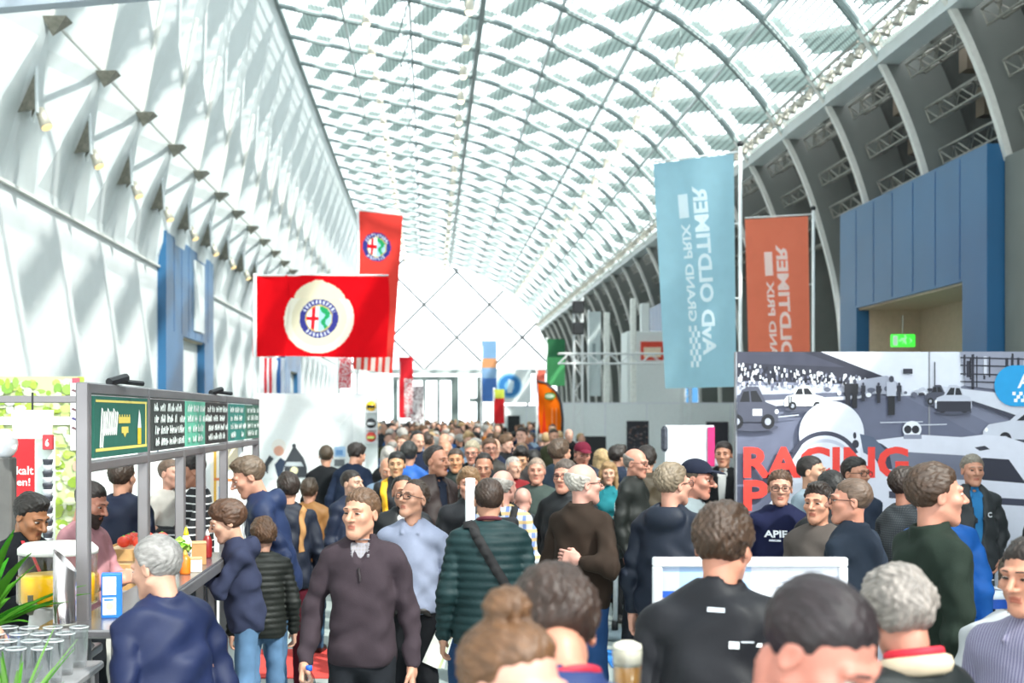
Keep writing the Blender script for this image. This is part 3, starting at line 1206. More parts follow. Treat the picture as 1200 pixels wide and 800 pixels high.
def skin_mats(tone):
    if tone not in SKINS:
        c = lin(shade(tone, .92))
        m = mat('skin_' + tone[1:], shade(tone, .92), .48, vary=.07, nscale=30, bump=.05, bscale=300)
        lp_ = bpy.data.materials.new('lips'); lp_.use_nodes = True
        b = lp_.node_tree.nodes['Principled BSDF']
        b.inputs['Base Color'].default_value = (c[0] * .78, c[1] * .52, c[2] * .52, 1)
        b.inputs['Roughness'].default_value = .4
        SKINS[tone] = [m, lp_, mat('eye_white', '#b5a79d', .3, vary=.02), mat('eye_iris', '#2a211c', .15, vary=.1)]
    return SKINS[tone]


HEADC = np.array([0, -.012, 1.638])                 # head centre
NECKP = np.array([0, .018, -.115])                  # pivot of the head, in head coordinates


def fabric(col_, kind='plain', name='fabric'):
    col_ = shade(col_, .80)                          # cloth colours were read off the bright photograph
    if kind == 'plain':
        return mat(name, col_, .85, vary=.10, nscale=9, bump=.25, bscale=220, spec=.2)
    if kind == 'shell':
        return mat(name + '_shell', col_, .6, vary=.07, nscale=6, bump=.08, bscale=90, spec=.3)
    if kind == 'denim':
        return mat(name + '_denim', col_, .85, vary=.22, nscale=5, bump=.25, bscale=300, spec=.2)
    key = (name, col_, kind)
    if key in MATS:
        return MATS[key]
    m = bpy.data.materials.new(name + '_' + kind)
    m.use_nodes = True
    nt = m.node_tree
    b = nt.nodes['Principled BSDF']
    b.inputs['Roughness'].default_value = .85
    tc = nt.nodes.new('ShaderNodeTexCoord')
    sep = nt.nodes.new('ShaderNodeSeparateXYZ')
    nt.links.new(tc.outputs['Object'], sep.inputs[0])
    base, second, freq, wid, axes = {'hstripe': (col_, '#d8d8d8', 18, .16, ('Z',)), 'vstripe': (col_, '#5d5a78', 90, .4, ('X',)),
                                     'plaid': (col_, '#3f66b0', 16, .38, ('X', 'Z')), 'check': (col_, '#8d8a92', 60, .35, ('X', 'Z')),
                                     'fleck': (col_, '#33363a', 70, .5, ('X', 'Z'))}[kind]
    prev = None
    for i, ax in enumerate(axes):
        mu = nt.nodes.new('ShaderNodeMath'); mu.operation = 'MULTIPLY'; mu.inputs[1].default_value = freq
        nt.links.new(sep.outputs[ax], mu.inputs[0])
        fr = nt.nodes.new('ShaderNodeMath'); fr.operation = 'FRACT'
        nt.links.new(mu.outputs[0], fr.inputs[0])
        lt = nt.nodes.new('ShaderNodeMath'); lt.operation = 'LESS_THAN'; lt.inputs[1].default_value = wid
        nt.links.new(fr.outputs[0], lt.inputs[0])
        mx = nt.nodes.new('ShaderNodeMix'); mx.data_type = 'RGBA'
        sc_ = nt.nodes.new('ShaderNodeMath'); sc_.operation = 'MULTIPLY'; sc_.inputs[1].default_value = .75 if len(axes) > 1 else 1
        nt.links.new(lt.outputs[0], sc_.inputs[0])
        nt.links.new(sc_.outputs[0], mx.inputs['Factor'])
        if prev is None:
            mx.inputs['A'].default_value = (*lin(base), 1)
        else:
            nt.links.new(prev.outputs['Result'], mx.inputs['A'])
        mx.inputs['B'].default_value = (*lin(second if i == 0 or kind != 'plaid' else '#c9a24a'), 1)
        prev = mx
    nt.links.new(prev.outputs['Result'], b.inputs['Base Color'])
    MATS[key] = m
    return m


TOPS = {  # fit, hem, collar, straight-cut width, wrinkle
    'sweater': dict(fit=.018, hem=.90, collar='crew', box=.0, wr=.006),
    'polo': dict(fit=.022, hem=.88, collar='stand', box=.0, wr=.007),
    'shirt': dict(fit=.016, hem=.93, collar='shirt', box=.0, wr=.006),
    'jacket': dict(fit=.026, hem=.84, collar='stand', box=.012, wr=.009),
    'puffer': dict(fit=.034, hem=.84, collar='stand', box=.012, wr=.003),
    'hoodie': dict(fit=.026, hem=.88, collar='hood', box=.008, wr=.008),
    'suit': dict(fit=.024, hem=.80, collar='lapel', box=.012, wr=.004),
    'coat': dict(fit=.030, hem=.62, collar='stand', box=.016, wr=.006),
}


def top_field(P, sp):
    k = TOPS[sp['kind']]
    g, fem, belly, off = sp['g'], sp['fem'], sp['belly'], k['fit']
    d = torso_field(P, g, fem, belly, off)
    if k['box']:
        q = np.sqrt((P[:, 0] / (.162 * g + k['box'])) ** 2 + ((P[:, 1] - .004) / (.120 * g + k['box'])) ** 2)
        e = (q - 1) * .14
        e = smax(e, P[:, 2] - 1.30, .12)
        d = smin(d, e, .05)
    wr = wob(P, 17, sp['seed']) * k['wr']
    for sg, spec in ((-1, sp['la']), (1, sp['ra'])):
        s, e, w = arm_pts(spec, sg, fem)
        w2 = e + (w - e) * (.93 if sp['sleeve'] == 'long' else .02)
        a = smin(cap(P, s, e, .052 + .35 * off, .042 + off * .5), cap(P, e, w2, .042 + off * .5, .030 + off * .5), .03)
        d = smin(d, a + (wob(P, 30, sp['seed'] + 1) * .5 + .6 * np.sin((P @ ((w - e) / np.linalg.norm(w - e) + np.array([.3, .4, 0]))) * 75 + sp['seed']) * np.exp(-((P - e) ** 2).sum(1) / .012)) * k['wr'] * 1.1, .010)
    d = d + wr * 1.3 + np.sin(P[:, 2] * 46 + 26 * np.abs(P[:, 0]) + 3 * np.sin(P[:, 1] * 20 + sp['seed'])) * k['wr'] * .38 * np.clip((1.28 - P[:, 2]) / .2, 0, 1)
    if sp['kind'] == 'puffer':
        d = d + .012 * (np.abs(np.sin(P[:, 2] * math.pi / .062)) ** .6 < .0) - .010 * np.abs(np.sin(P[:, 2] * math.pi / .048)) + .006
    # neck opening
    neck = cap(P, (0, .014, 1.42), (0, .004, 1.62), .057)
    d = smax(d, -neck, .008)
    c = k['collar']
    if c == 'crew':
        d = smin(d, ringd(P, (0, .014, 1.478), .062, .011, -.28), .012)
    elif c == 'stand':
        for z in (1.470, 1.488, 1.506, 1.522):
            d = smin(d, ringd(P, (0, .018, z), .065, .011, -.22), .010)
    elif c in ('shirt', 'lapel'):
        for z in (1.474, 1.494):
            d = smin(d, ringd(P, (0, .014, z), .062, .009, -.26), .008)
        for s in (-1, 1):
            d = smin(d, cap(P, (s * .050, -.036, 1.486), (s * .052, -.098, 1.430), .014, .008), .006)
    elif c == 'hood':
        d = smin(d, ringd(P, (0, .024, 1.478), .076, .023, -.28), .02)
        d = smin(d, ell(P, (0, .112, 1.455), (.122, .062, .082), .25), .03)
        d = smax(d, -ell(P, (0, .085, 1.52), (.070, .045, .04)), .02)
    if sp.get('open'):                               # open front / V neck down to this height
        zz = sp['open']
        wdt = .062 if zz > 1.3 else .045
        d = smax(d, -cap(P, (0, -.075, 1.53), (0, -.145, zz), wdt, .010 if zz > 1.3 else .03), .006)
    return smax(d, k['hem'] - P[:, 2] + .010 * wob(P, 9, sp['seed']) * .5, .012)


def trouser_field(P, g):
    d = ell(P, (0, .008, .940), (.156 * g, .116 * g, .13)) - .008
    for s in (-1, 1):
        a = smin(cap(P, (s * .088, .005, .90), (s * .098, -.012, .50), .086 * (.5 + .5 * g), .066), cap(P, (s * .098, -.012, .50), (s * .100, .022, .07), .068, .058), .04)
        d = smin(d, a, .03)
    d = d + wob(P, 24, 2.2) * .004
    return smax(smax(d, P[:, 2] - 1.02, .01), .055 - P[:, 2], .008)


def body_field(P, sp):
    d = torso_field(P, sp['g'] * .96, sp['fem'], sp['belly'], -.006)
    for s in (-1, 1):
        a = smin(cap(P, (s * .088, .005, .90), (s * .098, -.012, .50), .076, .052), cap(P, (s * .098, -.012, .50), (s * .100, .022, .09), .050, .038), .04)
        d = smin(d, a, .03)
        d = smin(d, cap(P, (s * .100, .03, .045), (s * .108, -.12, .035), .036, .03), .03)
    for sg, spec in ((-1, sp['la']), (1, sp['ra'])):
        sh, e, w = arm_pts(spec, sg, sp['fem'])
        d = smin(d, smin(cap(P, sh, e, .042, .033), cap(P, e, w, .034, .028), .02), .02)
    return smin(d, cap(P, (0, .022, 1.42), (0, .004, 1.58), .050), .02)


def limits(sp):
    pts = [arm_pts(sp['la'], -1, sp['fem']), arm_pts(sp['ra'], 1, sp['fem'])]
    A = np.concatenate(pts)
    return A.min(0) - .10, A.max(0) + .10


SHOE = None


def shoe_mesh():
    global SHOE
    if SHOE is None:
        def f(P):
            d = smin(cap(P, (0, .035, .052), (.006, -.14, .036), .046, .040), cap(P, (0, .025, .05), (0, .022, .12), .046, .046), .03)
            return smax(smax(d, .004 - P[:, 2], .004), P[:, 2] - .125, .006)
        V, F = surfnet(f, (-.07, -.20, -.0), (.07, .10, .14), .016)
        SHOE = np_mesh('shoe', V, F, mat('dark_leather', '#26221f', .5), None, True)
    return SHOE


PEOPLE = []


def head_frame(sp):
    """rotation and translation of the head (after the lean)"""
    Rm = rot3(sp['hy'], sp['hp'], sp['ht'])
    la = np.array(Matrix.Rotation(R(sp['lean']), 3, 'X')) if sp['lean'] else np.eye(3)
    # p_body = HEADC + NECKP + Rm (p - NECKP)
    t = HEADC + NECKP
    piv = np.array([0, 0, .95])
    A = la @ Rm * sp['hs']
    b = la @ (t - piv) + piv - A @ NECKP
    return A, b


def person(label, px, py, Y, yaw, top=('sweater', '#333333', 'plain'), legs='#22252c', hair=('short', '#2b2018'), skin='#cf987e',
           head='a', la='hang', ra='hang', lean=0, hy=0, hp=0, ht=0, g=1.0, belly=0.0, fem=0, glasses=None, beard=None, inner=None,
           opn=None, hands=('relax', 'relax'), vox=.014, hvox=.0055, hs=1.0, group=None, legkind='plain', brows=True, seed=None,
           cap_col=None, sleeve='long', fat_name=None, zx=None):
    sp = dict(kind=top[0], g=g, fem=fem, belly=belly, la=la, ra=ra, seed=(seed if seed is not None else (px * .37 + py * .11) % 6.0), open=opn, sleeve=sleeve,
              hy=hy, hp=hp, ht=ht, lean=lean, hs=hs)
    A, b = head_frame(sp)
    topz = (A @ np.array([0, .02, .122]) + b)
    zt = EYE - (py - VY) * Y / FPX
    sc = zt / (topz[2] + .012)
    yr = R(yaw)
    ox = (topz[0] * math.cos(yr) - topz[1] * math.sin(yr)) * sc
    oy = (topz[0] * math.sin(yr) + topz[1] * math.cos(yr)) * sc
    root = empty('person', ((px - VX) * Y / FPX - ox, Y - oy, 0), yr, sc, label, 'person', group)
    # --- body: trunk and limbs, head and hands in one mesh
    lo, hi = limits(sp)
    bl = (min(lo[0], -.26), min(lo[1], -.22), -.01)
    bh = (max(hi[0], .26), max(hi[1], .2), 1.62)
    Vb, Fb = surfnet(lambda P: body_field(P, sp), bl, bh, .024)
    Vb = bend_pts(Vb, lean)
    HV, HF, HM = head_lib(head, hvox)
    Vs, Fs, Ms, n = [Vb, HV @ A.T + b], [Fb, HF + len(Vb)], [np.zeros(len(Fb), int), HM], len(Vb) + len(HV)
    wrists = {}
    for sg, spec, hk in ((-1, la, hands[0]), (1, ra, hands[1])):
        s, e, w = arm_pts(spec, sg, fem)
        dz = (w - e) / np.linalg.norm(w - e)
        th = np.array([0, -1.0, 0.15]) if abs(dz[1]) < .75 else np.array([-sg * .5, 0, 1.0])
        if spec == 'behind':
            th = np.array([0, -.2, 1.0])
        dx = th - dz * (th @ dz); dx /= np.linalg.norm(dx)
        dy = np.cross(dz, dx)
        inw = np.array([-sg, 0, 0.0]) if abs(dz[1]) < .75 else np.array([-sg, 0, -.6])
        if dy @ inw < 0: dy = -dy
        HVn, HFn = hand_lib(hk)
        M = np.stack([dx, dy, dz], 1) * (1 - .12 * fem)
        v2 = HVn @ M.T + w
        f2 = HFn if np.linalg.det(M) > 0 else HFn[:, ::-1]
        v2 = bend_pts(v2, lean)
        Vs.append(v2); Fs.append(f2 + n); Ms.append(np.zeros(len(f2), int))
        n += len(v2)
        wrists[sg] = (bend_pts((w + M @ np.array([0, .03, .085]))[None], lean)[0], M)
    me = np_mesh('body', np.concatenate(Vs), np.concatenate(Fs), skin_mats(skin), np.concatenate(Ms), True)
    link('body', me, root)
    # --- clothes
    tname = {'sweater': 'sweater', 'polo': 'sweater', 'shirt': 'shirt', 'jacket': 'jacket', 'puffer': 'quilted_jacket', 'hoodie': 'hooded_jacket', 'suit': 'suit_jacket', 'coat': 'coat'}[top[0]]
    tl = (min(lo[0], -.27), min(lo[1], -.25 - .08 * belly), TOPS[top[0]]['hem'] - .03)
    thh = (max(hi[0], .27), max(hi[1], .22), 1.58)
    tl = (tl[0], tl[1], min(tl[2], lo[2]))
    V, F = surfnet(lambda P: top_field(P, sp), tl, thh, vox)
    gar = link(tname, np_mesh(tname, bend_pts(V, lean), F, fabric(top[1], top[2] if len(top) > 2 else 'plain', tname), None, True), root)
    if inner:
        def inf(P):
            d = torso_field(P, g, fem, belly, .009)
            d = smax(d, -cap(P, (0, .014, 1.42), (0, .004, 1.62), .054), .006)
            for z in (1.478, 1.498):
                d = smin(d, ringd(P, (0, .012, z), .059, .007, -.26), .006)
            for s in (-1, 1):
                d = smin(d, cap(P, (s * .044, -.040, 1.488), (s * .040, -.098, 1.432), .012, .007), .005)
            return smax(d, 1.02 - P[:, 2], .01)
        V, F = surfnet(inf, (-.25, -.25, 1.0), (.25, .2, 1.58), max(vox * .9, .009))
        link('shirt', np_mesh('shirt', bend_pts(V, lean), F, fabric(inner[0], inner[1] if len(inner) > 1 else 'plain', 'undershirt'), None, True), root)
    V, F = surfnet(lambda P: trouser_field(P, g), (-.24, -.2, .03), (.24, .2, 1.04), max(vox * 1.3, .020))
    link('trousers', np_mesh('trousers', bend_pts(V, lean), F, fabric(legs, legkind, 'trousers'), None, True), root)
    for s in (-1, 1):
        o = link('shoe', shoe_mesh(), root)
        o.location = (s * .104, 0, 0)
        o.rotation_euler = (0, 0, R(6 * s))
    # --- hair and what sits on the head
    HMx = Matrix([[*A[0], b[0]], [*A[1], b[1]], [*A[2], b[2]], [0, 0, 0, 1]])
    hm = mat('hair_' + hair[1][1:], shade(hair[1], .85), .55, vary=.30, nscale=55, bump=.5, bscale=160, stretch=(1, .35, 1))
    hme = hair_lib(hair[0], hvox * 1.0, round(sp['seed']) % 3, brows, hm, False)
    link('hair', hme, root).matrix_local = HMx
    if beard:
        bme = hair_lib('none', hvox, 0, False, mat('hair_' + beard[1:], beard, .6, vary=.3, nscale=60, bump=.5, bscale=180), True)
        o = link('beard', bme, root)
        o.matrix_local = HMx
    if glasses:
        o = link('glasses', glasses_mesh(glasses), root)
        o.matrix_local = HMx
    if cap_col:
        o = link('cap', cap_mesh(cap_col), root)
        o.matrix_local = HMx
    rec = dict(garment=gar, root=root, sp=sp, wrists=wrists, H=HMx, sc=sc)
    PEOPLE.append(rec)
    return rec


GL = {}


def glasses_mesh(c):
    if c in GL: return GL[c]
    mb = MB()
    for s in (-1, 1):
        pts = []
        for i in range(14):
            t = 2 * math.pi * i / 14
            ct, st = math.cos(t), math.sin(t)
            sq = lambda v: math.copysign(abs(v) ** .6, v)
            pts.append((s * .033 + .025 * sq(ct), -.112 + .006 * abs(s * .033 + .025 * sq(ct)) / .03, .003 + .017 * sq(st)))
        mb.tube(pts + [pts[0]], .0026, 5)
        mb.bar((s * .056, -.101, .010), (s * .080, .0, .008), .0024, 5)
        mb.bar((s * .080, .0, .008), (s * .081, .022, -.008), .0024, 5)
    mb.bar((-.009, -.114, .008), (.009, -.114, .008), .0024, 5)
    GL[c] = mb.mesh('glasses', mat('spectacle_frame', c, .3))
    return GL[c]


def cap_mesh(c):
    if c in GL: return GL[c]
    def f(P):
        d = ell(P, (0, .016, .048), (.088, .108, .086))
        d = smax(d, -ell(P, (0, .016, .044), (.080, .100, .080)), .003)
        d = smax(d, .040 - P[:, 2] - .1 * P[:, 1], .006)
        b_ = ell(P, (0, -.115, .046), (.072, .078, .030))
        b_ = smax(b_, -ell(P, (0, -.115, .038), (.085, .09, .030)), .003)
        b_ = smax(b_, P[:, 1] + .07, .004)
        b_ = smax(b_, .040 - P[:, 2] , .004)
        return smin(d, b_, .006)
    V, F = surfnet(f, (-.11, -.21, .02), (.11, .14, .15), .0055)
    GL[c] = np_mesh('cap', V, F, fabric(c, 'plain', 'cap_cloth'), None, True)
    return GL[c]


def snap(sp, pts, lift=.003, it=14):
    """walk points onto the surface of the upper garment, then lean"""
    P = np.array(pts, np.float32)
    e = 1e-3
    for _ in range(it):
        d = top_field(P, sp) - lift
        G = np.stack([(top_field(P + e * np.eye(3, dtype=np.float32)[i], sp) - lift - d) / e for i in range(3)], 1)
        G /= np.maximum(np.linalg.norm(G, axis=1), .3)[:, None]
        P = P - .8 * G * d[:, None]
    return P


def strap(rec, pts, width, material, name='strap', n=28, lift=.006, thick=.004):
    """flat band laid over the clothes through rough guide points"""
    sp = rec['sp']
    P = catmull(pts, max(2, n // (len(pts) - 1)))
    S = snap(sp, P, lift)
    e = 1e-3
    d0 = top_field(S.astype(np.float32), sp)
    N = np.stack([(top_field((S + e * np.eye(3)[i]).astype(np.float32), sp) - d0) / e for i in range(3)], 1)
    N /= np.maximum(np.linalg.norm(N, axis=1), 1e-3)[:, None]
    T = np.gradient(S, axis=0)
    T /= np.maximum(np.linalg.norm(T, axis=1), 1e-6)[:, None]
    B = np.cross(T, N)
    B /= np.maximum(np.linalg.norm(B, axis=1), 1e-6)[:, None]
    V = np.concatenate([S + B * width / 2, S - B * width / 2, S + B * width / 2 + N * thick, S - B * width / 2 + N * thick])
    V = bend_pts(V, sp['lean'])
    m = len(S)
    F = []
    for i in range(m - 1):
        a, b_, c, d = i, i + m, i + 2 * m, i + 3 * m
        F += [(c, c + 1, d + 1, d), (a, b_, b_ + 1, a + 1), (a, a + 1, c + 1, c), (b_, d, d + 1, b_ + 1)]
    return link(name, np_mesh(name, V, np.array(F), material, None, True), rec['garment'])


def badge(rec, pr, x0, z0, sc, back=False, name='lettering', rotn=0.0):
    """ink shapes (print coordinates) laid on the chest or the back"""
    sp = rec['sp']
    P = []
    for x, y, z in pr.v:
        xx = x0 + (-x if back else x) * sc
        P.append((xx, .30 if back else -.30, z0 + y * sc))
    P = np.array(P, np.float32)
    sgn = -1 if back else 1
    for _ in range(40):
        d = top_field(P, sp) - .004
        P[:, 1] += sgn * d * .8
    V = bend_pts(P, sp['lean'])
    me = np_mesh(name, V, pr.f, mat_print(), None, False, pr.c)
    return link(name, me, rec['garment'])


def collar_ring(rec, z, R0, r, material, name='collar_ring', tilt=-.24):
    """padded band around the neck of the upper garment"""
    V, F = [], []
    n, m = 30, 8
    for i in range(n):
        t = 2 * math.pi * i / n
        for j in range(m):
            u = 2 * math.pi * j / m
            x, y, h = (R0 + r * math.cos(u)) * math.cos(t), (R0 + r * math.cos(u)) * math.sin(t), r * 1.3 * math.sin(u)
            V.append((x, .018 + y, z + h - tilt * y))
    for i in range(n):
        for j in range(m):
            F.append((i * m + j, ((i + 1) % n) * m + j, ((i + 1) % n) * m + (j + 1) % m, i * m + (j + 1) % m))
    return link(name, np_mesh(name, bend_pts(np.array(V), rec['sp']['lean']), np.array(F), material, None, True), rec['garment'])
# ------------------------------------------------------------------ stands, banners, signs
M_POST = mat('brushed_frame_steel', '#858183', .38, .55, vary=.10, nscale=3)
M_ALU = mat('white_aluminium', '#e3e5ea', .4, vary=.02)
M_PANEL = mat('white_stand_panel', '#e9edec', .6, vary=.02)
M_POLE = mat('white_pole', '#e4e6e6', .4, vary=.02)
M_DARK = mat('black_plastic', '#1c1d20', .5, vary=.1)

# --- racing poster wall on the right
PY = 11.2
pw = empty('poster_wall', tuple(W(863, 487, PY).xy) + (0,), label='tall black and white racing photo wall with red lettering behind the men', cat='poster wall')
pX0 = pw.location.x
zt = W(863, 412, PY).z
PWID = 3.0
MB().box((PWID / 2, .035, zt / 2), (PWID, .05, zt)).build('panel_core', M_PANEL, pw)
for x in (0.0, W(1089, 0, PY).x - pX0, 2.6):
    MB().box((x, .03, zt / 2), (.012, .062, zt)).build('seam_profile', mat('seam_grey', '#8d8f96', .4, .3), pw)
pr = Print()
rr = random.Random(5)
pr.rect(863, 412, 1400, 860, '#7d8196')
pr.poly([(863, 470), (1010, 462), (1090, 462), (1400, 560), (1400, 700), (863, 700)], '#6f7388')
pr.poly([(863, 500), (990, 470), (1060, 464), (1240, 560), (863, 600)], '#666a80')
pr.poly([(960, 412), (1140, 412), (1140, 448), (1100, 462), (1052, 464), (1030, 450)], '#dfe2ee')
pr.poly([(863, 412), (962, 412), (1036, 441), (1028, 452), (1004, 450), (863, 446)], '#2a2b3a')
pr.poly([(863, 412), (940, 412), (990, 430), (863, 425)], '#3a3b4c')
pr.poly([(863, 452), (1012, 450), (1012, 463), (863, 466)], '#b9bccb')
for i in range(260):
    t = rr.random()
    x = 864 + 150 * t
    y = rr.uniform(424 + 16 * t, 452)
    w = rr.uniform(1.2, 2.4)
    pr.rect(x, y, x + w, y + w * rr.uniform(1.2, 3.0), rr.choice(['#e2e4ee', '#c8cad8', '#6a6c80', '#f0f1f6', '#1e1f2b']))
pr.poly([(863, 463), (1012, 459), (1012, 463), (863, 471)], '#5c5f72')
pr.poly([(863, 471), (1012, 463), (1012, 466), (863, 480)], '#caccd8')
pr.poly([(1002, 446), (1038, 440), (1056, 452), (1056, 462), (1010, 461)], '#a5a8b8')
# pit buildings
pr.poly([(1124, 412), (1400, 412), (1400, 470), (1130, 452)], '#9497a8')
for i in range(46):
    x = rr.uniform(1126, 1390)
    pr.rect(x, 414 + rr.uniform(0, 10), x + rr.uniform(1.2, 4), 452 + rr.uniform(-14, 6), rr.choice(['#2d2e3b', '#454757', '#cfd1dd', '#1d1e28']))
for y in (419, 428, 438, 447):
    pr.line(1124, y, 1400, y + 4, 1.6, '#2d2e3b')
pr.poly([(1098, 452), (1200, 464), (1400, 486), (1400, 520), (1140, 470), (1098, 460)], '#cfd2de')
pr.poly([(1138, 470), (1400, 524), (1400, 530), (1138, 473)], '#3c3e4e')
pr.line(1094, 424, 1094, 458, 1.4, '#2d2e3b')
pr.rect(1057, 432, 1068, 438, '#2d2e3b')
# far grid of cars
for i in range(26):
    x = rr.uniform(968, 1100); y = 458 + rr.uniform(-3, 5)
    pr.ell(x, y, rr.uniform(2, 5), rr.uniform(1.5, 3), rr.choice(['#e6e8f0', '#2a2b38', '#5c5f70', '#bfc2d0']), 10)
pr.line(1030, 495, 1080, 494, 1.2, '#c9ccd8')
pr.line(905, 489, 935, 486, 1.2, '#c9ccd8')
pr.line(1062, 498, 1108, 497, 1.2, '#c9ccd8')


def car(pr, x0, x1, yb, h, body, dark='#1d1e28', flip=False, stripes=False):
    w = x1 - x0
    f = (lambda t: x1 - t * w) if flip else (lambda t: x0 + t * w)
    pr.ell((x0 + x1) / 2, yb + .5, w * .5, h * .10, '#4b4d5e', 20)
    pr.poly([(f(0), yb - h * .12), (f(.0), yb - h * .40), (f(.06), yb - h * .55), (f(.22), yb - h * .62), (f(.30), yb - h * .92), (f(.42), yb - h), (f(.62), yb - h),
             (f(.76), yb - h * .62), (f(.95), yb - h * .52), (f(1), yb - h * .35), (f(1), yb - h * .12)], body)
    pr.poly([(f(.26), yb - h * .62), (f(.33), yb - h * .88), (f(.58), yb - h * .9), (f(.70), yb - h * .62)], dark)
    pr.line(f(.45), yb - h * .9, f(.47), yb - h * .62, max(1, w * .03), body)
    for t in (.2, .8):
        pr.ell(f(t), yb - h * .13, h * .17, h * .19, dark, 14)
        pr.ell(f(t), yb - h * .13, h * .08, h * .09, '#a9acba', 10)
    if stripes:
        for t in (.10, .15):
            pr.poly([(f(t), yb - h * .55), (f(t + .03), yb - h * .55), (f(t + .03), yb - h * .12), (f(t), yb - h * .12)], dark)
    pr.ell(f(.97), yb - h * .38, h * .05, h * .06, '#f4f5fa', 8)


car(pr, 850, 911, 500, 47, '#4b4d5d', '#15161e')
pr.rect(881, 479, 892, 487, '#dfe1ea')
car(pr, 918, 966, 479, 27, '#eceef5', '#15161e', False, True)
car(pr, 1083, 1112, 473, 22, '#4a4c5b', '#15161e')
car(pr, 1094, 1137, 482, 31, '#c3c6d4', '#1d1e28', True)
pr.poly([(1096, 470), (1136, 470), (1136, 482), (1096, 482)], '#2b2c39')
car(pr, 1150, 1280, 520, 44, '#c9ccd9', '#1a1b25', True)
# marshals
for x, yb, h, c in ((1043, 486, 46, '#16171f'), (1000, 478, 34, '#16171f'), (992, 478, 34, '#1d1e28'), (1028, 472, 24, '#22232f'), (1052, 470, 22, '#2b2c38'), (1010, 470, 22, '#2b2c38')):
    pr.rect(x - h * .085, yb - h * .52, x + h * .085, yb, c)
    pr.rect(x - h * .12, yb - h * .84, x + h * .12, yb - h * .48, c if x != 1043 else '#b9bccb')
    pr.ell(x, yb - h * .91, h * .065, h * .085, '#3a3b49', 10)
# white racing car with the driver's helmets
pr.poly([(935, 545), (965, 530), (1020, 516), (1075, 509), (1125, 512), (1150, 509), (1175, 511), (1215, 524), (1260, 548), (1400, 600), (1400, 860), (863, 860), (863, 640), (900, 590)], '#d6d8e5')
pr.poly([(1010, 512), (1032, 520), (1060, 540), (1128, 546), (1090, 556), (1030, 548)], '#2f3447')
pr.poly([(1040, 528), (1140, 534), (1140, 562), (1046, 560)], '#6f7386')
pr.poly([(1128, 546), (1150, 536), (1180, 538), (1200, 566), (1150, 562)], '#262838')
pr.poly([(1040, 575), (1400, 590), (1400, 598), (1040, 583)], '#3a3d50')
pr.poly([(1140, 524), (1152, 522), (1158, 526), (1146, 528)], '#30323f')
pr.ell(973, 508, 38, 38, '#e3e5f1', 40)
pr.poly([(938, 522), (1006, 515), (1008, 560), (930, 566), (926, 540)], '#e3e5f1')
pr.ring(965, 548, 38, 43, '#3a3c4e', 20, 205, 335)
pr.ring(965, 552, 34, 38, '#c2c5d6', 20, 200, 340)
pr.ell(1001, 520, 4, 5, '#2a2c3a', 14)
pr.ell(1000, 510, 2, 4, '#2a2c3a', 14)
pr.poly([(1006, 508), (1022, 512), (1040, 532), (1030, 540), (1010, 530)], '#566077')
pr.ell(1067, 503, 11, 10, '#e9ebf4', 20)
for dx in (-5, 4):
    pr.ell(1067 + dx, 503, 4.5, 4.8, '#1c1d28', 14)
pr.rect(1057, 509, 1078, 514, '#8c8fa2')
pr.text('RACING', (870, 560), (1, 0), (0, -1), '#ee3f35', .035, (193, 37))
pr.text('P', (870, 598), (1, 0), (0, -1), '#ee3f35', .035, (29, 36))
pr.text('E', (870, 638), (1, 0), (0, -1), '#ee3f35', .035, (25, 37))
# blue round-ended badge
pr.poly([(1186 + 23 * math.cos(R(a)), 452 + 24 * math.sin(R(a))) for a in range(90, 271, 12)] + [(1330, 428), (1330, 476)], '#1f9bd8')
pr.text('AvD', (1190, 455), (1, -.1), (0, -1), '#f4f8ff', .02, (44, 16))
for i in range(6):
    for j in range(3):
        if (i + j) % 2 == 0:
            pr.rect(1184 + i * 4 + j, 459 + j * 4, 1188 + i * 4 + j, 463 + j * 4, '#f4f8ff')
pr.build('poster_print', lambda x, y, l: (min(max(W(x, y, PY).x - pX0, 0.0), PWID), .006 - l, max(.01, W(x, y, PY).z)), pw, None, .00010)


